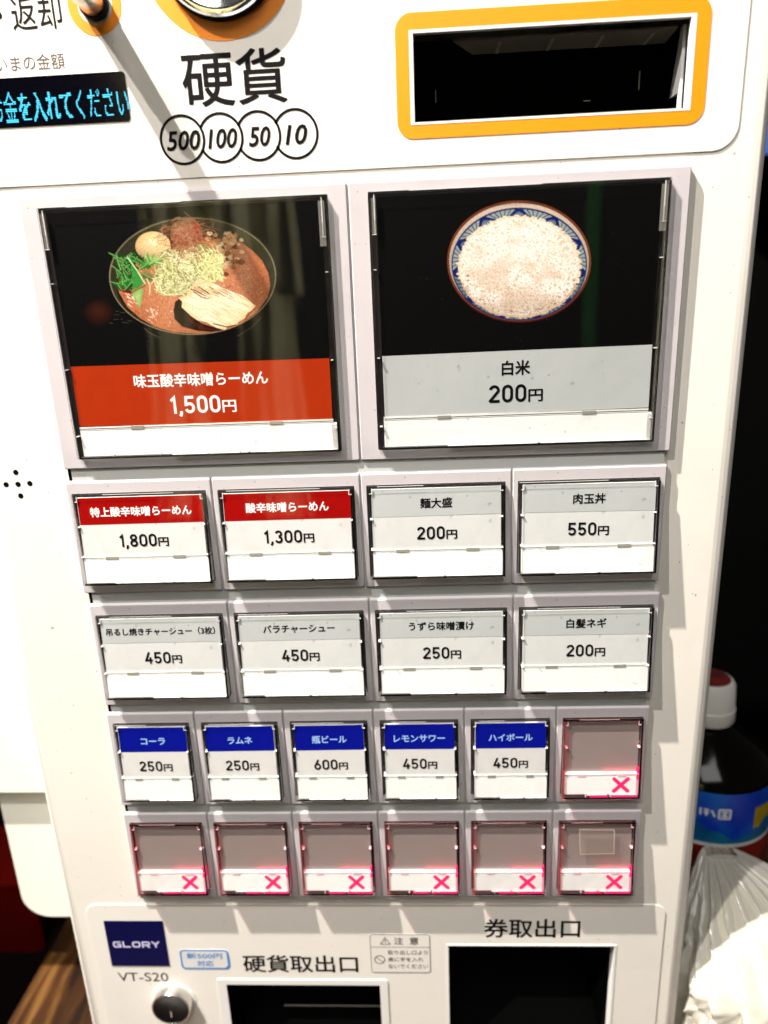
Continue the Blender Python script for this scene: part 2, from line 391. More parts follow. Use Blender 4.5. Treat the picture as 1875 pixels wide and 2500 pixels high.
mb.loft([[(11.79, y, z) for y, z in side], [(11.84, y, z) for y, z in side]], cap0=True, cap1=True); mb.build('slot_side_guide', SLOTW, slot)
for bx_ in ((11.27, 11.285, -1.72, -1.42, .9, .93), (7.62, 7.632, -1.6, -1.4, .9, .93), (10.3, 10.42, -1.3, -1.29, .9, .93)):
    mb = MB(); mb.box(*bx_); mb.build('slot_sensor', DIVSH, slot)
# coin slot: orange print ring, chrome dish
mb = MB(); mb.loft([Z(ell(4.04, -3.60, 1.32, 1.32, 72), ZC - .004), Z(ell(4.04, -3.60, .95, .95, 72), ZC - .004)]); coin = mb.build('coin_slot', ORANGE, machine)
tag(coin, 'chrome coin slot on an orange ring')
mb = MB(); mb.lathe_z(4.04, -3.58, [(1.02, ZC - .005), (1.02, ZC - .07), (.98, ZC - .09)], 64); mb.build('slot_base', BLACK, coin, True)
mb = MB(); mb.lathe_z(4.04, -3.57, [(.97, ZC - .08), (.99, ZC - .15), (.965, ZC - .19), (.90, ZC - .205), (.84, ZC - .19), (.6, ZC - .13), (.3, ZC - .10), (.02, ZC - .09)], 64); mb.build('slot_dish', CHROME, coin, True)
# return lever
mb = MB(); mb.loft([Z(ell(1.86, -2.93, .46, .46, 48), ZC - .004), Z(ell(1.86, -2.93, .30, .30, 48), ZC - .004)]); lever = mb.build('return_lever', ORANGE, machine)
tag(lever, 'metal return lever rod on an orange ring')
mb = MB(); mb.lathe_z(1.86, -2.93, [(.25, ZC - .004), (.25, ZC - .08), (.23, ZC - .10)], 40); mb.build('lever_collar', BLACK, lever, True)
mb = MB(); mb.lathe_z(1.86, -2.93, [(.205, ZC - .09), (.205, -1.2), (.18, -1.24)], 40); mb.build('lever_rod', mat('lever_metal', (.62, .56, .47), .28, metal=1.0), lever, True)
mb = MB(); mb.lathe_z(1.86, -2.93, [(.20, -.72), (.215, -.74), (.215, -.82), (.20, -.84)], 40); mb.build('lever_band', BLACK, lever, True)
# cash display
disp = MB(); disp.loft([Z(rrect(-1.3, 2.23, -1.92, -1.155, .06), ZC - .002), Z(rrect(-1.3, 2.23, -1.92, -1.155, .06), ZC - .012)], cap0=True, cap1=True)
disp = disp.build('cash_display', mat('display_glass', (.001, .001, .003), .12, spec=.25), machine)
vs, fs = glyphs('お金を入れてください', 0.0)
ax, bx = min(v[0] for v in vs), max(v[0] for v in vs); ay, by = min(v[1] for v in vs), max(v[1] for v in vs)
tri = []
for f in fs:
    for k in range(1, len(f) - 1): tri.append((vs[f[0]], vs[f[k]], vs[f[k + 1]]))
NX, NY = 172, 17
inside = [[False] * NX for _ in range(NY)]
for a, b, c in tri:
    d = (b[1] - c[1]) * (a[0] - c[0]) + (c[0] - b[0]) * (a[1] - c[1])
    if abs(d) < 1e-12: continue
    for i in range(max(0, int((min(a[0], b[0], c[0]) - ax) / (bx - ax) * NX) - 1), min(NX, int((max(a[0], b[0], c[0]) - ax) / (bx - ax) * NX) + 2)):
        for j in range(NY):
            x = ax + (i + .5) / NX * (bx - ax); y = ay + (j + .5) / NY * (by - ay)
            l1 = ((b[1] - c[1]) * (x - c[0]) + (c[0] - b[0]) * (y - c[1])) / d; l2 = ((c[1] - a[1]) * (x - c[0]) + (a[0] - c[0]) * (y - c[1])) / d
            if l1 >= -.02 and l2 >= -.02 and l1 + l2 <= 1.02: inside[j][i] = True
for j in range(NY):
    row = inside[j][:]
    for i in range(int(NX * .2), int(NX * .6)):
        if row[i - 1]: inside[j][i] = True
mb = MB(); X0, X1, T0, T1 = -.23, 2.24, -1.70, -1.22
for j in range(NY):
    for i in range(NX):
        if inside[j][i]:
            x = X0 + (i + .5) / NX * (X1 - X0); y = T1 - (j + .5) / NY * (T1 - T0)
            mb.poly(ell(x, y, .0088, .0135, 6), ZC - .016)
mb.build('display_dots', VFD, disp)
# speaker holes
for x, y in ((-1.06, 5.08), (-1.31, 5.33), (-1.06, 5.33), (-.81, 5.32), (-1.05, 5.575)):
    mb = MB(); mb.lathe_z(x, y, [(.056, ZP - .003), (.045, ZP - .002), (.044, ZP - .0015)], 18); mb.build('speaker_hole', VOID, machine, True)

# ------------------------------------------------------------------ menu buttons
rail = MB(); rail.box(.13, 11.9, .06, 15.80, .045, ZP - .001); rail = rail.build('button_rail', STRIPG, machine)
mb = MB(); mb.box(.055, .128, .08, 15.78, .06, ZP - .002); mb.build('rail_gap_shade', VOID, machine)  # black strip put in for the shade of the gap

def button(x0, x1, y0, y1, label, card, name=None, amount=None, size='m', tape=False, smudge=False, k=1.0):
    """one button: frame (the part), housing, card, lettering, strip, divider, clear cover and its rim"""
    g = .012; xa, xb, ya, yb = x0 + g, x1 - g, y0, y1
    if size == 'l': ix0, ix1, iy0, iy1, ht, hb = x0 + .37, x1 - .37, y0 + .21, y1 - .21, .085, .095
    elif size == 'm': ix0, ix1, iy0, iy1, ht, hb = x0 + .125, x1 - .135, y0 + .27, y1 - .235, .06, .18
    else: ix0, ix1, iy0, iy1, ht, hb = x0 + .145, x1 - .145, y0 + .27, y1 - .22, .06, .18
    c = .022
    mb = MB()
    mb.loft([Z(rrect(xa, xb, ya, yb, .03, 3), ZP - .002), Z(rrect(xa, xb, ya, yb, .03, 3), c * 1.3), Z(rrect(xa + c * .5, xb - c * .5, ya + c * 1.4, yb - c * .5, .03, 3), c * .25), Z(rrect(xa + c, xb - c, ya + c * 2.2, yb - c, .03, 3), 0),
             Z(rrect(ix0 - .012, ix1 + .012, iy0 - .012, iy1 + .012, .02, 3), 0), Z(rrect(ix0 - .012, ix1 + .012, iy0 - .012, iy1 + .012, .02, 3), .09)])
    b = mb.build('menu_button', BEZEL, machine); tag(b, label)
    mb = MB(); mb.box(ix0 - .02, ix1 + .02, iy0 - .02, iy1 + .02, .035, .085); mb.build('housing', HOUSING, b)
    # card area
    sold = card == 'empty'
    fz = lambda y: -(ht + (hb - ht) * (y - iy0) / (iy1 - iy0))
    def wedge(mb, xa_, xb_, ya_, yb_, off, back=.034):
        return mb.add([(xa_, ya_, back), (xb_, ya_, back), (xb_, yb_, back), (xa_, yb_, back), (xa_, ya_, fz(ya_) + off), (xb_, ya_, fz(ya_) + off), (xb_, yb_, fz(yb_) + off), (xa_, yb_, fz(yb_) + off)],
               [(0, 1, 2, 3), (4, 7, 6, 5), (0, 4, 5, 1), (1, 5, 6, 2), (2, 6, 7, 3), (3, 7, 4, 0)])
    def lay(mb, off):       # lean flat lettering onto the sloping card
        mb.v = [(cxm + (x - cxm) * math.cos(th) - (y - cym) * math.sin(th) + jx, cym + (y - cym) * math.cos(th) + (x - cxm) * math.sin(th), fz(y) + off + z) for x, y, z in mb.v]; return mb
    rj = random.Random(int(x0 * 17 + y0 * 5)); th = rj.uniform(-.007, .007); jx = rj.uniform(-.012, .012)
    cx0, cx1 = (ix0 + .13, ix1 - .13) if size == 'l' else ((ix0 + .085, ix1 - .085) if not sold else (ix0 + .06, ix1 - .06))
    rel = {'l': (.29, 3.03, 4.19, 3.345, 3.82), 'm': (.345, .925, 1.615, .66, 1.285), 's': (.375, 1.01, 1.685, .735, 1.385)}[size]
    cy0, hb0, dv, yt, yp = [y0 + r * k for r in rel]
    cy0 = max(cy0, iy0 + .075); cxm, cym = (cx0 + cx1) / 2, (cy0 + dv) / 2; st = dv + .072; sb = iy1 - (.11 if sold else .05); sr = ix1 - (.095 if sold else .055)
    cm = {'rice': PAPERBLACK, 'ramen': PAPERBLACK, 'red': PAPERW, 'grey': PAPERGL, 'blue': PAPERW, 'empty': EMPTYCARD}[card]
    CZ = .045 if size != 'l' else .075
    mb = MB()
    if sold: wedge(mb, cx0, cx1, cy0 - .03, dv - .002, CZ + .04)
    else: wedge(mb, cx0, cx1, cy0, dv - .002, CZ)
    cd = mb.build('card' if not sold else 'backing_plate', cm, b)
    if card in ('ramen', 'rice'):
        mb = MB(); mb.poly([(cx0, hb0), (cx1, hb0), (cx1, dv - .004), (cx0, dv - .004)], -.003); lay(mb, CZ).build('title_band', BRICK if card == 'ramen' else PAPERG, b)
    elif card in ('red', 'grey', 'blue'):
        mb = MB(); mb.poly([(cx0, cy0), (cx1, cy0), (cx1, hb0), (cx0, hb0)], -.003); lay(mb, CZ).build('title_band', {'red': RED, 'grey': PAPERG, 'blue': BLUE}[card], b)
    cxm = (cx0 + cx1) / 2
    if not sold:
        w = name[1] * len(name[0]) * .985
        ink = {'ramen': WINK, 'red': WINK, 'blue': LBLUE}.get(card, INK)
        mb = MB(); text_into(mb, name[0], cxm - w / 2, cxm + w / 2, yt, -.006, .026); lay(mb, CZ).build('lettering', ink, b)
        price(b, amount, cxm, yp, {'l': .335, 'm': .265, 's': .25}[size], -.006, WINK if card == 'ramen' else INK, lambda m: lay(m, CZ))
    # lower strip and the divider with its two clips
    mb = MB(); wedge(mb, cx0 - .01, sr, st, sb, CZ - .012); mb.build('status_strip', SMUDGE if smudge else STRIPW, b)
    mb = MB(); wedge(mb, cx0 - .01, cx1 + .01, dv, dv + .03, CZ - .016); wedge(mb, cx0 - .01, cx1 + .01, dv + .045, dv + .062, CZ - .012)
    wb = cx1 - cx0; cw = .26 if size != 's' else .17
    mb.cm = 1
    for fx in (.23, .78): wedge(mb, cx0 + wb * fx - cw / 2, cx0 + wb * fx + cw / 2, dv + .004, dv + .066, CZ - .021, fz(dv) + CZ - .017)
    mb.build('divider', DIVID, b, mats=[DIVID, DIVSH if not sold else GLINTP])
    # clear cover: sloping front, walls, ribs
    e = .014
    mb = MB(); mb.add([(ix0 + e, iy0 + e, fz(iy0)), (ix1 - e, iy0 + e, fz(iy0)), (ix1 - e, iy1 - e, fz(iy1)), (ix0 + e, iy1 - e, fz(iy1))], [(0, 1, 2, 3)]); mb.build('cover', COVER, b)
    wt = .045
    mb = MB(); mb.cm = 1 if sold else 0; wedge(mb, ix0, ix1, iy0, iy0 + wt, 0); mb.cm = 0; wedge(mb, ix0, ix0 + wt, iy0 + wt + .001, iy1, 0); mb.cm = 1
    wedge(mb, ix1 - wt, ix1, iy0 + wt + .001, iy1, 0); wedge(mb, ix0 + wt + .001, ix1 - wt - .001, iy1 - wt, iy1, 0)
    # small ribs and corner catches moulded into the rim
    mb.cm = 2
    rb = .016
    H = iy1 - iy0; W = ix1 - ix0
    for fy in ((.28, .62, .90) if size == 'l' else (.35, .68)):
        y = iy0 + H * fy
        mb.box(ix0 + wt, ix0 + wt + .05, y, y + rb * .8, fz(y) + .004, .02); mb.box(ix1 - wt - .05, ix1 - wt, y, y + rb * .8, fz(y) + .004, .02)
    for fx in ((.14, .32, .5, .62, .84) if size == 'l' else (.3, .62)):
        x = ix0 + W * fx; mb.box(x, x + rb, iy1 - wt - .04, iy1 - wt, fz(iy1) + .01, .02)
    q = .10 if size != 'l' else .13
    for sx, xx in ((1, ix0 + wt), (-1, ix1 - wt)):
        a_, b_ = sorted((xx + sx * .045, xx + sx * .06)); mb.box(a_, b_, iy0 + wt, iy0 + wt + q * (1 if size != 'l' else 5), fz(iy0) + .004, fz(iy0) + .02)
        a_, b_ = sorted((xx, xx + sx * q * .6)); yy = iy0 + wt + q * (1 if size != 'l' else 5); mb.box(a_, b_, yy, yy + .014, fz(iy0) + .004, fz(iy0) + .02)
    rnd = random.Random(int(x0 * 31 + y0 * 7)); x = ix0 + W * rnd.uniform(.18, .4); gp = ix0 + W * rnd.uniform(.5, .7)
    for l in (gp - x, ix1 - .06 - gp - .05):
        wedge(mb, x, x + l, sb + .003, sb + .015, .010, .02); x += l + .05  # pale bars painted as bright segments along the glass edge
    if size == 'l':
        mb.cm = 3; wedge(mb, ix1 - wt - .115, ix1 - wt - .002, iy0 + .1, iy0 + .86, .005, fz(iy0) + .02)
        wedge(mb, ix0 + wt + .002, ix0 + wt + .08, iy0 + .1, iy0 + .7, .005, fz(iy0) + .02); wedge(mb, ix1 - wt - .1, ix1 - wt - .002, dv + .1, iy1 - .06, .004, fz(iy1) + .02)
    # polished front edge of the rim; the pale top run is a painted highlight
    ed = .011; ta, tb = ix0 + W * rnd.uniform(0, .25), ix0 + W * rnd.uniform(.4, .8)
    for cmi, xa_, xb_, ya_, yb_ in ((2, ta, tb, iy0 + .002, iy0 + ed), (1, ix1 - ed, ix1, iy0 + ed, iy1 - ed), (1, ix0, ix1, iy1 - ed, iy1)):
        mb.cm = cmi
        mb.add([(xa_, ya_, fz(ya_) - .003), (xb_, ya_, fz(ya_) - .003), (xb_, yb_, fz(yb_) - .003), (xa_, yb_, fz(yb_) - .003)], [(0, 1, 2, 3)])
    mb.build('cover_rim', RIMC, b, mats=[RIMCP, RIMGP, GLINTP] if sold else [RIMC, RIMG, GLINT, TAB])
    if sold:
        xm, ym, r, w = (x0 + x1) / 2 + .43, (st + sb) / 2 - .01, .15, .085
        mb = MB(); OX = CZ - .012
        mb.ribbon([(xm - r, ym - r), (xm + r, ym + r)], w, -.004); mb.ribbon([(xm - r, ym + r), (xm + r, ym - r)], w, -.0044)
        for sx in (-1, 1):
            for sy in (-1, 1): mb.poly(ell(xm + sx * r, ym + sy * r, w / 2, w / 2, 12), -.0036)
        lay(mb, OX).build('sold_out_mark', PINKX, b)
        mb = MB()       # red lamps shining into the rim: below the strip and up the right side
        for fa, fb in ((.36, .585), (.625, .965)): wedge(mb, ix0 + W * fa, ix0 + W * fb, sb + .008, iy1 - .05, .006, fz(sb) + .06)
        wedge(mb, ix1 - .09, ix1 - .05, dv - .14, dv + .13, .006, -.02); mb.build('edge_lamp', LED, b)
        mb = MB(); wedge(mb, ix1 - .088, ix1 - .052, dv + .16, sb, .008, -.02); mb.build('edge_light_guide', LEDSOFT, b)
        mb = MB(); wedge(mb, x0 + 1.05, cx1 - .02, dv - .012, dv - .004, CZ - .025, .015); mb.build('card_fill_strip', GLOW, b)  # added glowing strip, gives the pink glow on the backing
        mb = MB(); wedge(mb, cx0 + .05, x0 + 1.03, dv - .012, dv - .004, CZ - .012, .015); mb.build('card_fill_strip', GLOWW, b)  # added glowing strip, lightens the lower part of the backing
        if tape:
            zt = fz(y0 + .8) - .004
            mb = MB(); mb.add([(x0 + .58, y0 + .42, fz(y0 + .42) - .004), (x0 + 1.36, y0 + .43, fz(y0 + .43) - .004), (x0 + 1.385, y0 + 1.08, fz(y0 + 1.08) - .004), (x0 + .62, y0 + 1.10, fz(y0 + 1.1) - .004)], [(0, 1, 2, 3)]); mb.build('tape', TAPE, b)
            mb = MB(); mb.ribbon([(x0 + .58, y0 + .42), (x0 + 1.36, y0 + .43), (x0 + 1.385, y0 + 1.08), (x0 + .62, y0 + 1.10)], .012, fz(y0 + .7) - .03, True); mb.build('tape_edge', mat('tape_edge', (.62, .5, .42), .4), b)
    return b

ramen_b = button(0, 6, 0, 5.03, 'large button with a photo of miso ramen over a red price band', 'ramen', ('味玉酸辛味噌らーめん', .264), '1,500', 'l')
rice_b = button(6, 12, 0, 5.03, 'large button with a photo of a rice bowl over a grey price band', 'rice', ('白米', .262), '200', 'l')
d = -.03
for k, (cd, nm, pr, lb) in enumerate((('red', ('特上酸辛味噌らーめん', .212), '1,800', 'red titled button priced 1,800 yen'), ('red', ('酸辛味噌らーめん', .212), '1,300', 'red titled button priced 1,300 yen'),
        ('grey', ('麺大盛', .213), '200', 'grey titled button for large noodles, 200 yen'), ('grey', ('肉玉丼', .21), '550', 'grey titled button priced 550 yen'))):
    button(3 * k + d, 3 * k + 3 + d, 5.28, 7.71, lb, cd, nm, pr, k=.976)
d = .03
for k, (cd, nm, pr, lb) in enumerate((('grey', ('吊るし焼きチャーシュー（3枚）', .16), '450', 'grey titled button with the longest dish name, 450 yen'), ('grey', ('バラチャーシュー', .193), '450', 'grey titled pork button, 450 yen'),
        ('grey', ('うずら味噌漬け', .197), '250', 'grey titled quail egg button, 250 yen'), ('grey', ('白髪ネギ', .207), '200', 'grey titled leek button with smudges, 200 yen'))):
    button(3 * k + d, 3 * k + 3 + d, 7.967, 10.40, lb, cd, nm, pr, k=.962)
for k, (nm, pr, lb) in enumerate(((('コーラ', .185), '250', 'blue titled cola button, 250 yen'), (('ラムネ', .185), '250', 'blue titled ramune button, 250 yen'), (('瓶ビール', .195), '600', 'blue titled bottled beer button, 600 yen'),
        (('レモンサワー', .19), '450', 'blue titled lemon sour button, 450 yen'), (('ハイボール', .193), '450', 'blue titled highball button, 450 yen'))):
    button(2 * k, 2 * k + 2, 10.6, 13.044, lb, 'blue', nm, pr, 's', k=.955)
button(10, 12, 10.6, 13.044, 'blank sold out button lit pink beside the highball button', 'empty', size='s', k=.955)
for k in range(6):
    button(2 * k, 2 * k + 2, 13.264, 15.69, 'blank sold out button with a piece of clear tape on its cover' if k == 5 else None, 'empty', size='s', tape=k == 5, smudge=k in (0, 4, 5), k=.944)

# ------------------------------------------------------------------ printed food photographs
def L3(c): return lin(c)
def jit(c, a=.12):
    k = 1 + random.uniform(-a, a); return tuple(max(0, v * k) for v in lin(c))
def picA(a, b):     # drawing grid of the ramen print -> design units
    return (3.0285 + .0020742 * (a - 800) - .0002302 * (b - 600), 1.5332 + .0000848 * (a - 800) + .0019454 * (b - 600))
def picB(a, b):
    return (9.0378 + .0019849 * (a - 800) + .0000296 * (b - 600), 1.3597 + .0000836 * (a - 800) + .0018867 * (b - 600))
class Pic:
    """paints a printed photograph into a fine grid of point colours (flat print on the card)"""
    R = 240
    def __init__(s, x0, x1, y0, y1):
        s.b = (x0, x1, y0, y1); s.nx, s.ny = 2 * int((x1 - x0) * s.R / 2), 2 * int((y1 - y0) * s.R / 2)
        s.a = np.full((s.ny, s.nx, 3), 0.0012); s.h = np.zeros((s.ny, s.nx)); s.dh = 0.0
    def up(s, d=0): return 0
    def px(s, pts):
        p = np.array([q[:2] for q in pts], float); p[:, 0] = (p[:, 0] - s.b[0]) * s.R; p[:, 1] = (p[:, 1] - s.b[2]) * s.R; return p
    def win(s, p):
        x0, y0 = np.maximum(np.floor(p.min(0)).astype(int), 0); x1, y1 = np.ceil(p.max(0)).astype(int) + 1
        x1, y1 = min(x1, s.nx), min(y1, s.ny)
        if x1 <= x0 or y1 <= y0: return None
        gx, gy = np.meshgrid(np.arange(x0, x1) + .5, np.arange(y0, y1) + .5); return x0, x1, y0, y1, gx, gy
    def poly(s, pts, z, col=None):
        p = s.px(pts); w = s.win(p)
        if w is None: return
        x0, x1, y0, y1, gx, gy = w; m = np.zeros(gx.shape, bool); q = np.roll(p, 1, 0)
        for (ax, ay), (bx, by) in zip(p, q):
            if ay != by: m ^= ((ay > gy) != (by > gy)) & (gx < (bx - ax) * (gy - ay) / (by - ay) + ax)
        s.a[y0:y1, x0:x1][m] = col
        if s.dh: s.h[y0:y1, x0:x1][m] += s.dh
    def add(s, vs, fs, col=None):
        for f in fs: s.poly([vs[i] for i in f], 0, col)
    def fan(s, ctr, pts, z, cc, rc):
        p = s.px(pts); c = s.px([ctr])[0]; n = len(p); rc = rc if isinstance(rc, list) else [rc] * n
        for i in range(n):
            a, b = p[i], p[(i + 1) % n]; w = s.win(np.array([a, b, c]))
            if w is None: continue
            x0, x1, y0, y1, gx, gy = w
            d = (a[1] - b[1]) * (c[0] - b[0]) + (b[0] - a[0]) * (c[1] - b[1])
            if abs(d) < 1e-9: continue
            l0 = ((a[1] - b[1]) * (gx - b[0]) + (b[0] - a[0]) * (gy - b[1])) / d; l1 = ((b[1] - c[1]) * (gx - b[0]) + (c[0] - b[0]) * (gy - b[1])) / d; l2 = 1 - l0 - l1
            m = (l0 >= -1e-6) & (l1 >= -1e-6) & (l2 >= -1e-6)
            v = l0[..., None] * np.array(cc) + l1[..., None] * np.array(rc[i]) + l2[..., None] * np.array(rc[(i + 1) % n])
            s.a[y0:y1, x0:x1][m] = v[m]
            if s.dh: s.h[y0:y1, x0:x1][m] += s.dh
    def ribbon(s, pts, w, z, closed=False, col=None, taper=None):
        mb = MB(); mb.ribbon(pts, w, 0, closed, None, taper); s.add(mb.v, mb.f, col)
    def blur(s, h, n):
        for _ in range(n):
            b = np.pad(h, 1, 'edge'); h = .25 * h + .125 * (b[:-2, 1:-1] + b[2:, 1:-1] + b[1:-1, :-2] + b[1:-1, 2:]) + .0625 * (b[:-2, :-2] + b[2:, 2:] + b[:-2, 2:] + b[2:, :-2])
        return h
    def relief(s, k, amt, ao):
        """photographed food has form: tone the paint by the height of what was laid down"""
        h = s.blur(s.h, 2); gy, gx = np.gradient(h)
        t = np.tanh(k * (gx * .45 + gy * .9)); far = s.blur(s.h, 14)
        s.a *= (1 + amt * t)[..., None]; s.a *= (1 - ao * np.clip(far - h, 0, 2) / 2)[..., None]
    def lump(s, c, r, hh):
        p = s.px([c])[0]; gx, gy = np.meshgrid(np.arange(s.nx) + .5 - p[0], np.arange(s.ny) + .5 - p[1]); s.h += hh * np.exp(-(gx ** 2 + 1.6 * gy ** 2) / (r * s.R) ** 2)
    def grain(s, amt, n):
        g = np.random.RandomState(3).rand(s.ny, s.nx); g = s.blur(g, n); g = (g - g.mean()) / g.std(); s.a *= np.clip(1 + amt * g, .3, 1.8)[..., None]
    def build(s, name, material, parent, zf):
        a = s.a.reshape(s.ny // 2, 2, s.nx // 2, 2, 3).mean((1, 3))
        b = np.pad(a, ((1, 1), (1, 1), (0, 0)), 'edge')
        a = .5 * a + .125 * (b[:-2, 1:-1] + b[2:, 1:-1] + b[1:-1, :-2] + b[1:-1, 2:])
        h, w = a.shape[:2]; st = 2 / s.R
        a = a * np.array((.93, .94, .99)); X = s.b[0] + (np.arange(w) + .5) * st; Y = s.b[2] + (np.arange(h) + .5) * st
        vs = [(x, y, zf(y)) for y in Y for x in X]
        fs = [(r * w + c, r * w + c + 1, (r + 1) * w + c + 1, (r + 1) * w + c) for r in range(h - 1) for c in range(w - 1)]
        o = finish(name, vs, fs, material, parent)
        ca = o.data.color_attributes.new('Col', 'FLOAT_COLOR', 'POINT')
        ca.data.foreach_set('color', np.concatenate([a, np.ones((h, w, 1))], 2).astype(np.float32).ravel()); return o
def curve_pts(p0, p1, bend, n=7):
    mx, my = (p0[0] + p1[0]) / 2 - (p1[1] - p0[1]) * bend, (p0[1] + p1[1]) / 2 + (p1[0] - p0[0]) * bend
    return [((1 - t) ** 2 * p0[0] + 2 * t * (1 - t) * mx + t * t * p1[0], (1 - t) ** 2 * p0[1] + 2 * t * (1 - t) * my + t * t * p1[1]) for t in [i / (n - 1) for i in range(n)]]
def ramen():
    P = Pic(.52, 5.46, .36, 3.02); A = lambda pts: [picA(*p) for p in pts]
    W = .002
    P.poly(A(ell(812, 580, 750, 525, 80)), P.up(), lin((118, 112, 84)))
    P.poly(A(ell(812, 582, 740, 515, 80)), P.up(), lin((44, 42, 26)))
    P.fan(picA(812, 640), A(ell(820, 655, 695, 440, 70)), P.up(), lin((34, 28, 16)), lin((24, 22, 13)))
    soup = [(130, 640), (150, 720), (220, 850), (330, 950), (470, 1030), (640, 1080), (860, 1095), (1080, 1070), (1260, 1000), (1400, 890), (1490, 760), (1512, 650), (1490, 540), (1430, 430), (1340, 340), (1240, 270), (1150, 250), (950, 240), (700, 300), (420, 380), (200, 520)]
    P.fan(picA(850, 700), A(soup), P.up(), lin((204, 138, 100)), [jit((180, 106, 68)) for _ in soup])
    for _ in range(420):     # oil and spice flecks
        t = random.uniform(0, 6.28); r = math.sqrt(random.random()) * .97
        a, b = 820 + r * 670 * math.cos(t), 660 + r * 415 * math.sin(t)
        if b < 300: continue
        s = random.uniform(4, 15)
        P.poly(A([(a + s * random.uniform(.5, 1.2) * math.cos(k * 1.05), b + s * .6 * math.sin(k * 1.05)) for k in range(6)]), P.up(.00002), jit(random.choice(((212, 140, 98), (176, 94, 54), (194, 114, 72), (222, 154, 112), (160, 78, 44))), .1))
    for a, b, n in ((430, 915, 16), (265, 790, 14), (230, 740, 6)):
        for _ in range(n):
            x, y = a + random.gauss(0, 30), b + random.gauss(0, 26)
            P.ribbon(A([(x, y), (x + 14, y + 9), (x + 22, y + 18)]), random.uniform(.006, .02), P.up(.00003), col=jit((248, 205, 175), .06))
    P.grain(.07, 2); P.grain(.06, 8)
    # dark rim of sauce by the leaves
    P.poly(A([(130, 570), (160, 520), (260, 640), (260, 730), (150, 700)]), P.up(), lin((96, 24, 10)))
    P.dh = .5     # minced meat
    for _ in range(150):
        a, b = random.gauss(1110, 72), random.gauss(330, 90) + 20
        if not (940 < a < 1290 and 190 < b < 600): continue
        s = random.uniform(14, 40)
        col = random.choice(((216, 164, 112), (196, 134, 82), (232, 190, 140), (170, 100, 54), (124, 58, 22), (240, 206, 160)))
        P.fan(picA(a, b), A([(a + s * random.uniform(.6, 1.15) * math.cos(k * .785), b + s * .75 * random.uniform(.6, 1.15) * math.sin(k * .785)) for k in range(8)]), P.up(.00003), jit(col, .08), jit(tuple(v * .8 for v in col), .08))
    P.dh = 0; # egg
    e = ell(462, 305, 158, 128, 40)
    P.fan(picA(470, 270), A(e), P.up(), lin((248, 216, 160)), [lin(tuple(v * (1 - .30 * max(0, math.sin(2 * math.pi * i / 40)) - .12 * max(0, -math.cos(2 * math.pi * i / 40))) for v in (236, 192, 128))) for i in range(40)])
    for a, b, s in ((438, 258, 12), (540, 255, 11), (490, 292, 9)): P.poly(A(ell(a, b, s, s * .8, 10)), P.up(.00003), lin((255, 240, 205)))
    # shadow below the leek pile is part of the print
    P.poly(A([(470, 520), (560, 470), (700, 640), (860, 600), (820, 690), (700, 750), (560, 740), (480, 660)]), P.up(), lin((122, 118, 48)))
    P.fan(picA(760, 500), A([(480, 480), (540, 350), (700, 300), (900, 270), (1010, 330), (1060, 440), (1080, 560), (1040, 620), (860, 600), (720, 640), (560, 620)]), P.up(), lin((184, 178, 116)), lin((140, 134, 74)))
    P.dh = .35    # leaves
    def leaf(p0, p1, w, c0, c1, bend=.1, teeth=8):
        sp = curve_pts(p0, p1, bend, 2 * teeth + 1); Lp = []; Rp = []
        for i, p in enumerate(sp):
            t = i / (2 * teeth); q = sp[min(i + 1, 2 * teeth)]; o = sp[max(i - 1, 0)]; dx, dy = unit(o, q)
            k = w * math.sin(math.pi * min(1, t * .9 + .1)) * (random.uniform(1.0, 1.5) if i % 2 else random.uniform(.35, .6))
            Lp.append((p[0] - dy * k, p[1] + dx * k)); Rp.append((p[0] + dy * k, p[1] - dx * k))
        for i in range(2 * teeth):
            z = P.up(.00002); P.add([(*picA(*sp[i]), z), (*picA(*sp[i + 1]), z), (*picA(*Lp[i + 1]), z), (*picA(*Lp[i]), z)], [(0, 1, 2, 3)], jit(c0, .2))
            z = P.up(.00002); P.add([(*picA(*sp[i]), z), (*picA(*sp[i + 1]), z), (*picA(*Rp[i + 1]), z), (*picA(*Rp[i]), z)], [(0, 1, 2, 3)], jit(c1, .2))
        P.ribbon(A(sp), .008, P.up(.00003), col=lin((150, 190, 110)))
    dk, md, lt, pl = (8, 64, 16), (22, 112, 34), (70, 140, 56), (150, 184, 104)
    for p0, p1, w, c0, c1, bd in (((330, 520), (60, 360), 44, dk, md, .06), ((300, 640), (60, 615), 30, dk, md, -.1), ((250, 700), (190, 470), 40, dk, dk, .1), ((330, 600), (170, 400), 40, md, dk, .05),
            ((300, 420), (255, 360), 30, md, dk, .1), ((430, 500), (240, 380), 42, dk, md, .12), ((250, 480), (130, 560), 26, md, dk, .1), ((300, 560), (190, 700), 46, md, dk, -.1), ((470, 430), (330, 520), 40, lt, md, .1), ((420, 400), (500, 480), 34, lt, pl, .1), ((540, 420), (420, 470), 30, pl, lt, .1), ((400, 360), (420, 450), 22, pl, lt, .05), ((480, 365), (450, 440), 16, lt, pl, 0), ((360, 540), (480, 600), 50, (86, 98, 50), (108, 112, 60), .1)):
        leaf(p0, p1, w, c0, c1, bd)
    for _ in range(26):
        a, b = random.uniform(130, 330), random.uniform(420, 680); t = random.gauss(1.2, .6); ln = random.uniform(60, 190)
        leaf((a + ln * .5 * math.cos(t), b + ln * .5 * math.sin(t)), (a - ln * .5 * math.cos(t), b - ln * .5 * math.sin(t)), random.uniform(9, 24), random.choice((dk, dk, md, (40, 130, 44))), random.choice((dk, md, (14, 84, 24))), random.uniform(-.15, .15), 5)
    P.poly(A([(262, 470), (300, 500), (385, 640), (330, 655), (275, 700)]), P.up(), lin((58, 138, 56)))
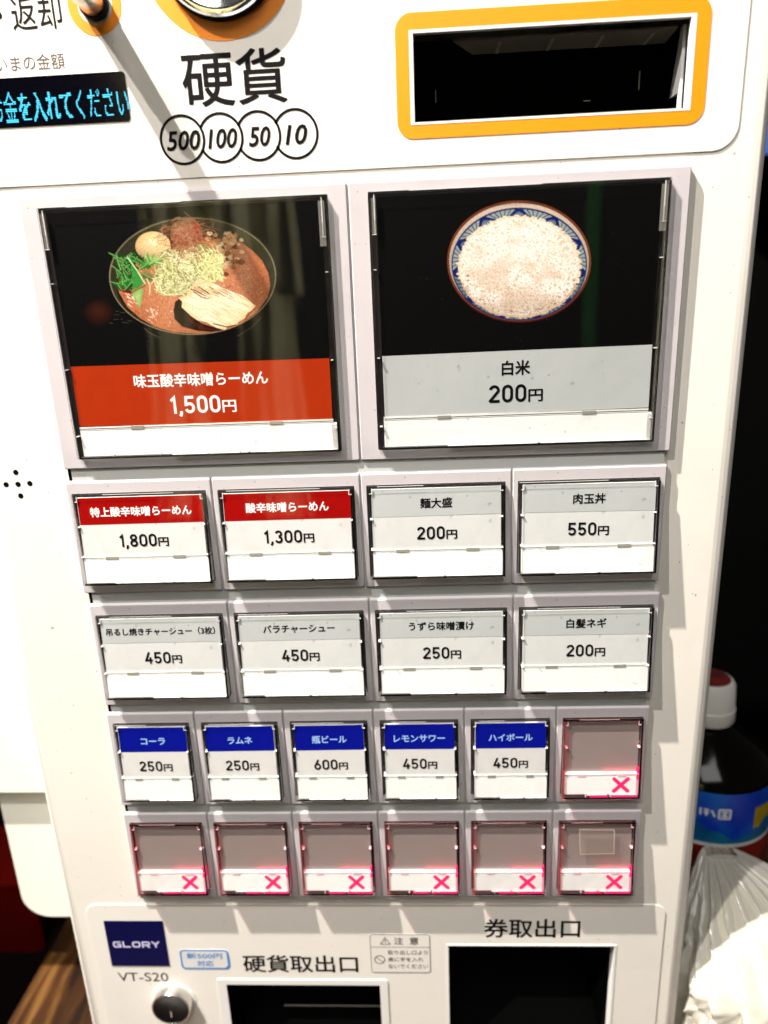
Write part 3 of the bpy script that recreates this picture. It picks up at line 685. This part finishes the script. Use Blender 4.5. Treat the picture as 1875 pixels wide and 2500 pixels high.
    P.ribbon(A([(228, 398), (310, 510), (385, 638)]), .022, P.up(), col=lin((196, 222, 160)))
    P.fan(picA(310, 760), A([(262, 730), (330, 670), (372, 690), (352, 770), (350, 810), (328, 868), (300, 800)]), P.up(), lin((172, 198, 120)), lin((128, 168, 84)))
    P.ribbon(A([(262, 718), (390, 650)]), .018, P.up(), col=lin((60, 92, 34)))
    P.dh = .8     # leek shreds
    for k in range(560):
        u = random.random()
        a, b = random.gauss(780, 150), random.gauss(520, 95)
        if u < .3: a, b = random.uniform(480, 820), random.uniform(560, 730)
        t = random.gauss(.9, .9); ln = random.uniform(90, 240)
        p0 = (a - ln / 2 * math.cos(t), b - ln / 2 * math.sin(t)); p1 = (a + ln / 2 * math.cos(t), b + ln / 2 * math.sin(t))
        if not all(440 < p[0] < 1110 and 290 < p[1] < 750 and (p[1] < 640 or p[0] < 830) for p in (p0, p1)): continue
        P.ribbon(A(curve_pts(p0, p1, random.uniform(-.5, .5))), random.uniform(.010, .024), P.up(.00002), col=jit(random.choice(((218, 214, 158), (200, 196, 128), (232, 228, 184), (172, 170, 100), (132, 130, 68), (222, 216, 168))), .1), taper=[.6, .9, 1, 1, 1, .9, .5])
    for pts in ([(545, 740), (700, 735), (830, 660), (900, 560), (1000, 420)], [(930, 530), (1020, 550), (1112, 590)], [(400, 590), (430, 650), (425, 740)], [(540, 590), (510, 660), (485, 720)], [(440, 640), (480, 590), (550, 570)], [(530, 470), (600, 560), (640, 540), (620, 430)], [(560, 420), (575, 520), (640, 560)]):
        P.ribbon(A(pts), .026, P.up(.00004), col=jit((206, 204, 146), .05))
    for k in range(90):
        a, b = random.uniform(860, 1080), random.uniform(300, 610); t = random.gauss(.7, .5); ln = random.uniform(50, 130)
        P.ribbon(A(curve_pts((a, b), (min(1090, a + ln * math.cos(t)), min(620, b + ln * math.sin(t))), random.uniform(-.3, .3))), random.uniform(.010, .022), P.up(.00002), col=jit((222, 218, 150), .15))
    P.dh = .12    # chilli threads
    P.fan(picA(740, 170), A([(610, 200), (640, 110), (720, 70), (820, 60), (870, 110), (900, 190), (860, 260), (740, 280), (640, 260)]), P.up(), lin((150, 96, 70)), lin((120, 96, 66)))
    P.fan(picA(845, 130), A([(805, 90), (850, 85), (885, 140), (895, 190), (850, 220), (820, 190)]), P.up(), lin((150, 40, 26)), lin((130, 70, 48)))
    for k in range(340):
        a, b = random.gauss(755, 105), random.gauss(215, 75)
        if b < 40 or a < 540: continue
        t = random.uniform(0, 3.14); ln = random.uniform(50, 150)
        P.ribbon(A(curve_pts((a, b), (a + ln * math.cos(t), min(430, b + ln * math.sin(t) * .8)), random.uniform(-.7, .7), 6)), random.uniform(.004, .0095), P.up(.000015), col=jit(random.choice(((136, 70, 44), (164, 98, 68), (112, 48, 28), (186, 130, 96), (150, 56, 38))), .15))
    for pts in ([(740, 10), (830, 80), (930, 200), (1020, 320)], [(880, 110), (980, 150), (1040, 200)], [(530, 160), (560, 140), (640, 130)], [(900, 80), (1000, 65)], [(930, 200), (1010, 290), (1000, 400)], [(760, 300), (700, 420), (660, 540)], [(720, 380), (680, 470), (690, 560)]):
        P.ribbon(A(pts), .008, P.up(.00003), col=jit((150, 96, 60), .1))
    P.dh = .0     # sliced pork
    P.poly(A([(640, 880), (655, 800), (700, 770), (780, 900), (900, 1000), (1100, 1060), (1000, 1078), (860, 1068), (720, 1030), (650, 960)]), P.up(), lin((30, 14, 6)))
    P.poly(A([(760, 900), (830, 990), (960, 1040), (1110, 1062), (1060, 1075), (880, 1050), (780, 980)]), P.up(), lin((66, 24, 10)))
    pork = [(790, 680), (830, 615), (900, 603), (1000, 640), (1120, 690), (1260, 740), (1330, 790), (1385, 835), (1370, 870), (1310, 900), (1290, 950), (1230, 985), (1215, 1015), (1150, 1020), (1110, 1058), (1040, 1040), (940, 985), (860, 970), (800, 930), (760, 890), (715, 850), (720, 800), (690, 765), (760, 745)]
    P.fan(picA(1020, 830), A(pork), P.up(), lin((252, 234, 196)), [jit((238, 204, 152), .06) for _ in pork])
    def inside(x, y):
        c = False; j = len(pork) - 1
        for i in range(len(pork)):
            if (pork[i][1] > y) != (pork[j][1] > y) and x < (pork[j][0] - pork[i][0]) * (y - pork[i][1]) / (pork[j][1] - pork[i][1]) + pork[i][0]: c = not c
            j = i
        return c
    P.dh = .22
    for k in range(420):
        a, b = random.uniform(700, 1370), random.uniform(620, 1040); ln = random.uniform(40, 170)
        p1 = (a + ln, b + ln * random.uniform(.42, .56))
        if not (inside(a, b) and inside(*p1)): continue
        c = random.choice(((255, 244, 214), (250, 230, 186), (242, 214, 166), (255, 242, 210), (226, 186, 136), (252, 234, 192)))
        if b < 720 and random.random() < .5: c = (150, 88, 44)
        P.ribbon(A(curve_pts((a, b), p1, random.uniform(-.06, .06), 5)), random.uniform(.006, .024), P.up(.00002), col=jit(c, .06), taper=[.3, 1, 1, .9, .2])
    for pts in ([(795, 685), (850, 700), (900, 730)], [(820, 705), (900, 760), (960, 770)], [(1215, 1010), (1130, 1030), (1000, 1000)], [(860, 660), (960, 720)], [(1385, 850), (1330, 905), (1290, 960)]):
        P.ribbon(A(pts), .022, P.up(.00003), col=lin((112, 58, 26)))
    P.relief(1.6, .42, .55); P.dh = 0
    for a, b, n in ((1130, 790, 10), (960, 800, 7), (1240, 860, 6), (880, 760, 5), (470, 262, 3)):
        for _ in range(n):
            x, y = a + random.gauss(0, 60 if n > 3 else 12), b + random.gauss(0, 30 if n > 3 else 8); P.poly(A(ell(x, y, random.uniform(4, 12), random.uniform(2, 4), 8)), 0, lin((255, 248, 228)))
    # bowl rim in front and the glints on its side
    P.ribbon(A(ell(812, 580, 748, 522, 90, 15, 200)), .010, P.up(.0002), col=lin((142, 128, 92)))
    P.ribbon(A(ell(812, 580, 748, 522, 90, 200, 375)), .010, P.up(.0002), col=lin((104, 96, 66)))
    P.ribbon(A([(370, 1045), (430, 1095), (520, 1135)]), .009, P.up(), col=lin((84, 80, 58)))
    P.ribbon(A([(1440, 940), (1360, 1030), (1225, 1118)]), .016, P.up(), col=lin((66, 62, 38)))
    for _ in range(12):
        a, b = random.uniform(20, 240), random.uniform(890, 1000); P.ribbon(A([(a, b), (a + random.uniform(20, 70), b + random.uniform(-6, 10))]), .004, P.up(.00002), col=lin((92, 88, 66)))
    # reddish reflection painted into the dark corner of the print
    P.fan(picA(-45, 880), A(ell(-45, 900, 150, 130, 30)), P.up(), lin((58, 22, 8)), lin((4, 2, 1)))
    for _ in range(30):
        P.poly(A(ell(random.uniform(-300, 1800), random.uniform(-20, 1150), 2.5, 2.5, 6)), P.up(.00001), lin((60, 66, 52)))
    return P.build('ramen_print', PRINT, ramen_b, lambda y: -(.085 + .01 * (y - .21) / 4.61) + .072)
def rice():
    P = Pic(6.55, 11.44, .36, 3.02); A = lambda pts: [picB(*p) for p in pts]
    cx, cy = 797, 668
    P.poly(A(ell(cx, cy + 8, 650, 548, 90)), P.up(), lin((52, 16, 6)))
    P.poly(A(ell(cx, cy - 2, 648, 543, 90)), P.up(), lin((128, 62, 30)))
    P.poly(A(ell(cx, cy, 636, 532, 90)), P.up(), lin((84, 30, 14)))
    e = ell(cx, cy, 630, 524, 90)
    P.fan(picB(cx, cy), A(e), P.up(), lin((206, 184, 162)), [lin(tuple(v * (.86 - .14 * math.sin(2 * math.pi * i / 90)) for v in (210, 186, 164))) for i in range(90)])
    P.poly(A(ell(cx + 2, cy + 22, 612, 508, 90)), P.up(), lin((26, 52, 100)))
    e = ell(cx + 2, cy + 26, 604, 500, 90)
    P.fan(picB(cx, cy), A(e), P.up(), lin((150, 170, 176)), [lin((104, 118, 118) if math.sin(2 * math.pi * i / 90) > .1 else (150, 160, 152)) for i in range(90)])
    NV = lin((10, 30, 92))
    ctr = (cx + 2, cy + 26)
    n = 22
    for k in range(n):      # starburst pattern of the inner wall
        t = 2 * math.pi * k / n - math.pi / 2
        pt = lambda tt, r: (ctr[0] + 606 * r * math.cos(tt), ctr[1] + 502 * r * math.sin(tt))
        top = k % 2 == 0
        base = pt(t, 1.0 if top else .80)
        for q in (-.9, -.6, -.3, 0, .3, .6, .9):
            end = pt(t + q * 2 * math.pi / n, .80 if top else 1.0) if abs(q) > .2 or True else base
            P.ribbon(A([base, end]), .016 if abs(q) < .8 else .026, P.up(.00001), col=NV)
        if not top:
            for q in range(8):
                a = q * math.pi / 4; P.ribbon(A([base, (base[0] + 44 * math.cos(a), base[1] + 34 * math.sin(a))]), .020, P.up(.00001), col=NV)
    P.ribbon(A(ell(ctr[0], ctr[1], 606, 502, 90)), .022, P.up(), True, NV)
    # mound of rice
    mound = []
    for i in range(110):
        t = 2 * math.pi * i / 110; k = 1 + random.uniform(-.022, .012)
        mound.append((798 + 550 * k * math.cos(t), 715 + (462 if math.sin(t) > 0 else 455) * k * math.sin(t)))
    P.fan(picB(790, 560), A(mound), P.up(), lin((236, 208, 176)), [lin(tuple(v * (.93 - .17 * max(0, math.sin(2 * math.pi * i / 110))) for v in (238, 208, 172))) for i in range(110)])
    shade = [(480, 790, 150, 80), (640, 720, 90, 80), (830, 970, 230, 110), (760, 480, 90, 60), (880, 700, 70, 60), (1060, 760, 110, 80), (500, 1080, 120, 50), (560, 880, 90, 70), (1100, 1060, 150, 60), (720, 1020, 120, 60), (460, 560, 60, 60)]
    light = [(560, 560, 90, 90), (900, 560, 160, 110), (780, 820, 70, 60), (600, 980, 160, 60), (1120, 900, 110, 70), (330, 900, 60, 50), (960, 440, 160, 80), (620, 420, 120, 60)]
    for _ in range(46):
        t = random.uniform(0, 6.283); r = math.sqrt(random.random())
        (shade if random.random() < .5 else light).append((798 + r * 500 * math.cos(t), 715 + r * 400 * math.sin(t), random.uniform(18, 46), random.uniform(14, 36)))
    P.dh = 0
    for k in range(5200):
        t = random.uniform(0, 6.283); r = math.sqrt(random.random()) * 1.0
        a, b = 798 + r * 540 * math.cos(t), 715 + r * 450 * math.sin(t)
        w = 0.0
        for x, y, sx, sy in shade: w -= math.exp(-((a - x) / sx) ** 2 - ((b - y) / sy) ** 2)
        for x, y, sx, sy in light: w += .8 * math.exp(-((a - x) / sx) ** 2 - ((b - y) / sy) ** 2)
        w = max(-1, min(1, w)); base = (251, 238, 222)
        tgt = (214, 184, 156) if w < 0 else (255, 250, 240)
        c = tuple(base[i] + (tgt[i] - base[i]) * abs(w) * .55 - max(0, (b - 900) * .13) for i in range(3))
        s = random.uniform(9, 16); al = random.gauss(.6, .9); ca, sa = math.cos(al), math.sin(al)
        pts = [(a + s * math.cos(q * 1.047) * ca - s * .45 * math.sin(q * 1.047) * sa, b + s * math.cos(q * 1.047) * sa + s * .45 * math.sin(q * 1.047) * ca) for q in range(6)]
        P.dh = .5; P.poly(A(pts), 0, jit(c, .04)); P.dh = .6; P.poly(A([(a + (x - a) * .55, b + (y - b) * .55) for x, y in pts]), 0, jit(tuple(min(255, v * 1.02) for v in c), .03)); P.dh = 0
    # heaped lumps of the mound
    for _ in range(60):
        t = random.uniform(0, 6.283); r = math.sqrt(random.random()); a, b = 798 + r * 470 * math.cos(t), 715 + r * 380 * math.sin(t); q = random.uniform(30, 95)
        P.lump(A([(a, b)])[0], q * .002, random.uniform(2, 5))
    P.relief(.5, .17, .28); P.h[:] = 0
    for k in range(150):     # edge grains
        t = 2 * math.pi * k / 150; a, b = 798 + 548 * math.cos(t) * random.uniform(.97, 1.02), 715 + 456 * math.sin(t) * random.uniform(.97, 1.02)
        s = random.uniform(12, 22); P.poly(A(ell(a, b, s, s * .6, 7)), P.up(.000004), jit((240, 214, 182) if math.sin(t) < .3 else (206, 176, 142), .08))
    for k in range(26):
        t = random.uniform(.1, 3.0); P.poly(A(ell(798 + 520 * math.cos(t) * random.uniform(.9, 1), 715 + 450 * math.sin(t) * random.uniform(.88, .98), random.uniform(6, 14), random.uniform(4, 8), 7)), P.up(.000004), jit((140, 104, 66), .2))
    P.ribbon(A(ell(cx, cy, 640, 536, 90)), .012, P.up(.0001), True, lin((110, 48, 24)))
    for _ in range(24):
        P.poly(A(ell(random.uniform(-250, 1800), random.uniform(-20, 1500), 3, 3, 6)), P.up(.00001), lin((70, 80, 72)))
    return P.build('rice_print', PRINT, rice_b, lambda y: -(.085 + .01 * (y - .21) / 4.61) + .072)
ramen(); rice()

# ------------------------------------------------------------------ lower plate: badge, stickers, lock, trays
bd = MB(); bd.box(-1.0, .50, 16.53, 17.96, ZL - .014, ZL - .001); bd = bd.build('maker_badge', NAVY, machine)
LG = {'G': [[(.95, .12), (.2, .12), (.09, .3), (.09, .7), (.2, .88), (.91, .88), (.91, .52), (.5, .52)]], 'L': [[(.09, 0), (.09, .88), (.95, .88)]],
      'O': [[(.2, .12), (.8, .12), (.91, .3), (.91, .7), (.8, .88), (.2, .88), (.09, .7), (.09, .3)]], 'R': [[(.09, 1), (.09, .12), (.80, .12), (.91, .25), (.91, .42), (.80, .58), (.12, .58)], [(.55, .6), (.92, 1)]], 'Y': [[(.04, .02), (.5, .5), (.96, .02)], [(.5, .5), (.5, 1)]]}
mb = MB(); x = -.86
for c in 'GLORY':
    w = .205
    for k, st in enumerate(LG[c]): mb.ribbon([(x + p[0] * w, 17.165 + p[1] * .195) for p in st], .042, ZL - .017 - .0005 * k, c == 'O')
    x += .247
mb.build('badge_lettering', mat('pale_violet_ink', lin((206, 200, 236)), .5), bd)
lettering(lower, INK, [dict(body='VT-S20', x0=-.90, x1=.41, yc=18.335, z=ZL - .003, h=.285), dict(body='硬貨取出口', x0=2.40, x1=5.30, yc=17.88, z=ZL - .003, bold=.016, h=.54), dict(body='券取出口', x0=8.46, x1=10.76, yc=16.74, z=ZL - .003, bold=.016, h=.56)])
stk = MB(); stk.loft([Z(rrect(.80, 2.05, 17.43, 18.06, .11), ZL - .001), Z(rrect(.80, 2.05, 17.43, 18.06, .11), ZL - .006)], cap0=True, cap1=True); stk = stk.build('coin_sticker', PAPERW, machine); tag(stk, 'white sticker with a blue rounded outline')
mb = MB(); mb.ribbon(rrect(.825, 2.025, 17.455, 18.035, .09), .042, ZL - .009, True); mb.ribbon([(2.03, 17.6), (2.03, 17.95), (1.95, 18.03)], .05, ZL - .0095)
text_into(mb, '新500円', .98, 1.88, 17.63, ZL - .009, .012, .18); text_into(mb, '対応', 1.22, 1.64, 17.87, ZL - .009, .012, .18); mb.build('sticker_lettering', STICKB, stk)
ca = MB(); ca.loft([Z(rrect(5.63, 7.13, 16.92, 18.15, .07), ZL - .001), Z(rrect(5.63, 7.13, 16.92, 18.15, .07), ZL - .005)], cap0=True, cap1=True); ca = ca.build('caution_label', mat('caution_paper', (.74, .71, .67), .5), machine)
mb = MB(); mb.ribbon(rrect(5.645, 7.115, 16.935, 18.135, .07), .014, ZL - .008, True); mb.ribbon([(5.65, 17.33), (7.11, 17.33)], .012, ZL - .0085)
mb.ribbon([(6.02, 17.03), (6.14, 17.24), (5.90, 17.24)], .02, ZL - .008, True); mb.ribbon([(6.02, 17.09), (6.02, 17.17)], .022, ZL - .008); mb.ribbon([(6.02, 17.19), (6.02, 17.215)], .022, ZL - .008)
text_into(mb, '注', 6.24, 6.46, 17.135, ZL - .008, .012); text_into(mb, '意', 6.62, 6.84, 17.135, ZL - .008, .012)
mb.ribbon(ell(5.86, 17.73, .125, .125, 28), .022, ZL - .008, True); mb.ribbon([(5.775, 17.65), (5.945, 17.81)], .02, ZL - .0085)
for b_, y, xe in (('取り出し口より', 17.50, 7.06), ('奥に手を入れ', 17.72, 6.95), ('ないでください', 17.94, 7.06)): text_into(mb, b_, 6.07, xe, y, ZL - .008, .008, .135)
mb.build('caution_lettering', INKG, ca)
# locks: one below the badge; an unseen one added above the note slot casts a round shadow
FACE = mat('black_lock_face', (.004, .004, .004), .3, spec=.2)
def make_lock(x, y, z):
    mb = MB(); mb.loft([Z(ell(x, y, .585, .585, 48), z - .001), Z(ell(x, y, .585, .585, 48), z - .008), Z(ell(x, y, .575, .575, 48), z - .012), Z(ell(x, y, .50, .50, 48), z - .012)]); lock = mb.build('lock', SLOTW, machine, True)
    h = z - .25
    mb = MB(); mb.lathe_z(x, y, [(.50, z), (.50, h), (.492, h - .014), (.462, h - .014), (.456, h + .01)], 48, cap=False); mb.build('lock_collar', STEEL, lock, True)
    mb = MB(); mb.lathe_z(x, y, [(.455, h + .02), (.452, h - .004), (.442, h - .010), (.432, h - .004), (.02, h - .004)], 48); mb.build('lock_barrel', FACE, lock, True)
    mb = MB(); mb.box(x - .025, x + .025, y + .04, y + .24, h - .028, h - .023); mb.build('key_slot', STEEL, lock)
make_lock(.47, 19.1, ZL)
make_lock(11.75, -4.35, ZC)
# trays
ct = sheet('coin_tray', [rrect(1.67, 6.03, 18.38, 21.45, .06), [(1.9, 18.55), (5.83, 18.55), (5.83, 21.2), (1.9, 21.2)]], ZL - .022, ZL - .001, SLOTW, machine); tag(ct, 'coin return tray opening with white frame')
mb = MB(); mb.cup(1.85, 5.88, 18.5, 21.25, ZP + .0, 3.2); mb.build('tray_cavity', VOID, ct)
mb = MB(); mb.box(3.1, 5.8, 20.3, 20.315, .9, .93); mb.build('tray_lip', DIVSH, ct)
tt = sheet('ticket_tray', [[(7.53, 17.24), (11.66, 17.24), (11.66, 21.05), (7.53, 21.05)], [(7.575, 17.285), (11.615, 17.285), (11.615, 20.99), (7.575, 20.99)]], ZL - .012, ZP + .25, SLOTW, machine); tag(tt, 'black ticket outlet opening')
mb = MB(); mb.cup(7.56, 11.63, 17.27, 21.0, ZP + .22, 4.0); mb.build('tray_cavity', VOID, tt)

# ------------------------------------------------------------------ around the machine
# counter
def wood(name):
    m, N, L = new_mat(name); b = N['Principled BSDF']
    tc = N.new('ShaderNodeTexCoord'); mp = N.new('ShaderNodeMapping'); mp.inputs['Scale'].default_value = (16, 2.2, 4); L.new(tc.outputs['Object'], mp.inputs['Vector'])
    n = N.new('ShaderNodeTexNoise'); n.inputs['Scale'].default_value = 6; n.inputs['Detail'].default_value = 9; n.inputs['Distortion'].default_value = .7; L.new(mp.outputs[0], n.inputs['Vector'])
    r = N.new('ShaderNodeValToRGB'); r.color_ramp.elements[0].position = .36; r.color_ramp.elements[0].color = (.008, .003, .001, 1); r.color_ramp.elements[1].position = .68; r.color_ramp.elements[1].color = (.12, .055, .014, 1)
    e = r.color_ramp.elements.new(.52); e.color = (.035, .013, .003, 1)
    L.new(n.outputs['Fac'], r.inputs['Fac']); L.new(r.outputs['Color'], b.inputs['Base Color']); b.inputs['Roughness'].default_value = .33
    return m
WOOD = wood('varnished_wood')
ctr = empty('counter', 5.5, 22.55, 6); tag(ctr, 'dark varnished wooden counter under the ticket machine', 'counter')
for z0, z1 in ((-4, .45), (.47, 4.4), (4.43, 8.6), (8.63, 13)):
    mb = MB(); mb.box(-5.75, 24, 22.5, 23.6, z0, z1); mb.build('plank', WOOD, ctr)
# white cover on the left
cv = empty('side_cabinet', -6.2, 19.2, 2.4); tag(cv, 'white cabinet with rounded lower corner behind the left edge of the machine', 'cabinet')
CABW = mat('cream_sheet', (.82, .80, .70), .5, var=.05, scale=10)
mb = MB(); mb.box(-8.5, -2.3, -6, 14.24, 2.0, 3.2); mb.build('upper_box', CABW, cv)
o = []; n = 8
pts = [(-3.0, 13.9), (-3.0, 18.75)] + [(-3.9 - .75 * math.sin(math.pi / 2 * k / n) , 18.0 + .75 * math.cos(math.pi / 2 * k / n)) for k in range(n + 1)] + [(-4.65, 13.9)]
sheet('lower_flap', [pts], 2.3, 2.5, CABW, cv)

# bottle
bt = empty('sauce_bottle', 15.65, 22.5, 5.2); tag(bt, 'dark sauce bottle with white cap and blue label on the right of the machine', 'bottle')
mb = MB(); mb.lathe_y(15.65, 5.2, [(.55, 12.92), (.64, 12.95), (.70, 13.05), (.74, 13.75), (.76, 13.77), (.77, 14.14), (.74, 14.20)], 40); mb.build('cap', mat('white_cap', (.66, .63, .58), .4), bt, True)
mb = MB(); mb.lathe_y(15.65, 5.2, [(.56, 12.905), (.56, 12.918)], 40); mb.build('cap_top', mat('red_cap_print', (.20, .014, .008), .5, col2=(.05, .01, .008), scale=90), bt)
DARK = mat('dark_bottle', (.003, .002, .0015), .1, spec=.25)
mb = MB(); mb.lathe_y(15.65, 5.2, [(.62, 14.15), (.62, 14.35), (.9, 14.55), (1.45, 14.95), (1.85, 15.3), (1.98, 15.6), (1.98, 22.4), (1.8, 22.5)], 48); mb.build('bottle_body', DARK, bt, True)
def lab(y0, y1, m, nm, r=2.0, a0=180, a1=360):
    mb = MB(); n = 40
    mb.loft([[(15.65 + rr * math.cos(math.radians(a0 + (a1 - a0) * i / n)), y, 5.2 + rr * math.sin(math.radians(a0 + (a1 - a0) * i / n))) for i in range(n + 1)] for rr, y in ((r, y0), (r, y1))], closed=False)
    return mb.build(nm, m, bt, True)
lab(15.45, 17.15, mat('blue_label', lin((8, 50, 178)), .3, col2=lin((16, 122, 204)), scale=26), 'label')
lab(17.2, 18.4, mat('red_label_band', lin((130, 26, 14)), .4, col2=lin((70, 14, 10)), scale=60), 'label_band')
lab(17.1, 17.22, PAPERW, 'label_edge', 2.004)
lab(16.0, 16.7, mat('yellow_label_patch', lin((168, 140, 20)), .4), 'label_patch', 2.006, 292, 312)
mb = MB()
for i in range(24):
    xa, xb = -1.3 + i * .12, -1.3 + (i + 1) * .12; f = lambda x: 16.72 + .22 * math.sin(x * 2.6 + .8) + .06 * math.sin(x * 9)
    mb.add([(15.65 + 2.007 * math.sin(x / 2), y, 5.2 - 2.007 * math.cos(x / 2)) for x, y in ((xa, f(xa)), (xb, f(xb)), (xb, 17.1), (xa, 17.1))], [(0, 1, 2, 3)])
mb.build('label_wave', mat('teal_label_wave', lin((20, 112, 150)), .3, col2=lin((8, 70, 130)), scale=50), bt, True)
mb = MB()
def oncyl(x, y, r=2.012):
    t = (x) / 2.0 - math.pi / 2; return (15.65 + r * math.cos(t), y, 5.2 + r * math.sin(t))
t2 = MB()
t2.ribbon(rrect(-.30, .0, 15.95, 16.24, .02, 2), .05, 0, True)
for st_ in ([(-.24, 16.03), (-.06, 16.03)], [(-.15, 16.0), (-.15, 16.2)], [(-.24, 16.14), (-.06, 16.16)], [(-.78, 15.97), (-.78, 16.2)], [(-.70, 16.0), (-.56, 16.0)], [(-.70, 16.1), (-.56, 16.1)], [(-.63, 15.98), (-.63, 16.2)], [(-.5, 16.0), (-.40, 16.2)]): t2.ribbon(st_, .05, 0)
mb.add([oncyl(v[0], v[1]) for v in t2.v], t2.f); mb.build('label_lettering', WINK, bt)
# paper bundle in a clear bag
def sn(a, b, c): return math.sin(a * 1.7 + 2 * math.sin(b * 1.1)) * math.sin(b * 2.3 + c) * math.cos(c * 1.9 + a)
def bag_loops(grow, pleat, wob, off, y0, y1, nu, nv, neck, crk=.02):
    loops = []
    for j in range(nv + 1):
        t = j / nv; y = y0 + (y1 - y0) * t; g = grow(t); loop = []
        for i in range(nu):
            a = 2 * math.pi * i / nu; ca, sa = math.cos(a), math.sin(a)
            k = 1 / (abs(ca) ** 3 + abs(sa) ** 3) ** (1 / 3)
            w = 1 + wob * sn(a * 3, y * 1.3, off) + pleat(t) * (abs(math.sin(a * 13 + 1.5 * math.sin(a * 2))) - .5 + .4 * math.sin(a * 23 + 4 * t)) + .35 * wob * math.sin(y * 8 + 4 * math.sin(a * 3 + off)) + crk * (1 - abs(math.sin(a * 13 + 3 * math.sin(y * 2.1 + a)))) ** 3 - crk * (1 - abs(math.sin(y * 5.2 + 4 * math.sin(a * 4) + off))) ** 4
            cx, cz = 16.35 + (neck[0] - 16.35) * (1 - g), 1.0 + (neck[1] - 1.0) * (1 - g)
            loop.append((cx + 2.62 * g * k * ca * w, y, cz + 1.6 * g * k * sa * w))
        loops.append(loop)
    return loops
mb = MB(); mb.loft(bag_loops(lambda t: min(.95, .16 + (t / .30) ** .7 * .79), lambda t: .05 * (1 - t), .018, 1.0, 16.9, 22.5, 160, 60, (15.0, 2.6)), cap0=True, cap1=True)
bag = mb.build('paper_bundle', mat('soft_white_paper', (.50, .475, .39), .8, var=.12, scale=60, bump=1.0, bscale=110), None, True)
tag(bag, 'pale paper bundle packed in a clear plastic bag right of the machine', 'paper bundle')
FILM = mat_clear('bag_film', ior=1.45, rough=.16, haze=.60, hcol=(.60, .575, .51), bump=1.0, bscale=110)
mb = MB(); mb.loft(bag_loops(lambda t: min(1.05, .16 + (t / .36) ** .8 * .89), lambda t: (.11 * (1 - t) + .035), .035, .3, 16.75, 22.4, 340, 110, (14.9, 2.8), .03))
film = mb.build('clear_bag', FILM, None, True); tag(film, 'crumpled clear plastic bag wrapped round the pale paper bundle', 'plastic bag')

# khaki curtain added behind the viewer to be mirrored in the clear covers
def drape(name, x0, x1, y0, y1, z, m, folds, amp):
    mb = MB(); n = 120; loops = []
    for j in range(13):
        t = j / 12; y = y0 + (y1 - y0) * t
        loops.append([(x0 + (x1 - x0) * i / n + .5 * math.sin(i * .3 + t * 3), y, z + amp * math.sin(folds * i / n * 6.283 + 1.3 * math.sin(i * .11) + .6 * t) * (.6 + .6 * t)) for i in range(n + 1)])
    mb.loft(loops, closed=False); return mb.build(name, m, None, True)
KH = mat('khaki_cloth', (.46, .43, .25), .9, var=.25, scale=5)
cu = empty('curtain', -10, 16, -52); tag(cu, 'khaki split curtain added behind the viewer for its reflection in the ramen button cover', 'curtain')
for x0_, x1_, y0_, y1_, n_ in ((-17.2, -3, -22, -.5, 6), (-17.6, -12.6, -.45, 14, 2), (-9.2, -3.2, -.45, 14, 3)):
    o = drape('curtain_panel', x0_, x1_, y0_, y1_, -52, KH, n_, 1.3); WLc = WL[o.name]; o.parent = cu; o.location = WLc - WL['curtain']
o = drape('mirrored_banner', 23.2, 24.1, -9, 16, -52, mat('green_cloth', (.012, .18, .03), .9), 1, .5); tag(o, 'narrow green banner added behind the viewer for its reflection in the rice button cover', 'banner')  # green strip put in for the streak mirrored in the cover
d_ = bpy.data.lights.new('curtain_fill_spot', 'SPOT'); d_.energy = 260; d_.spot_size = math.radians(38); d_.spot_blend = .6; d_.color = (1, .94, .8); d_.shadow_soft_size = .02  # added spot, brightens the curtain so its reflection shows
o_ = bpy.data.objects.new('curtain_fill_spot', d_); COL.objects.link(o_); o_.location = V(-30, -50, -10); o_.rotation_euler = (V(-10, -4, -52) - o_.location).to_track_quat('-Z', 'Y').to_euler()

# dim background
mb = MB(); mb.box(-90, 90, 60, 61, -90, 60); tag(mb.build('floor', mat('dark_floor', (.0015, .001, .001), .95, spec=0.0), None), kind='structure')
mb = MB(); mb.box(-60, 70, -60, 59.9, 40, 41); bw = mb.build('wall', mat('dark_wall', (.002, .002, .002), .95, spec=0.0), None); tag(bw, kind='structure')
mb = MB(); mb.loft([Z(rrect(26, 36, -16, -6.5, .8), 33), Z(rrect(26, 36, -16, -6.5, .8), 34.5)], cap0=True, cap1=True); o = mb.build('blue_panel', mat('blue_cloth', (.02, .06, .22), .8, var=.5, scale=8), None)
tag(o, 'dark blue panel hanging in the dim background at upper right', 'panel')
mb = MB(); mb.loft([Z(rrect(-16, -9.6, 24.8, 28.4, .6), 9.5), Z(rrect(-16, -9.6, 24.8, 28.4, .6), 13)], cap0=True, cap1=True); o = mb.build('red_cushion', mat('red_cloth', (.022, .0008, .0005), .95, var=.6, scale=12, spec=0.0), None)
tag(o, 'dark red cushion dim below the white cabinet at left', 'cushion')
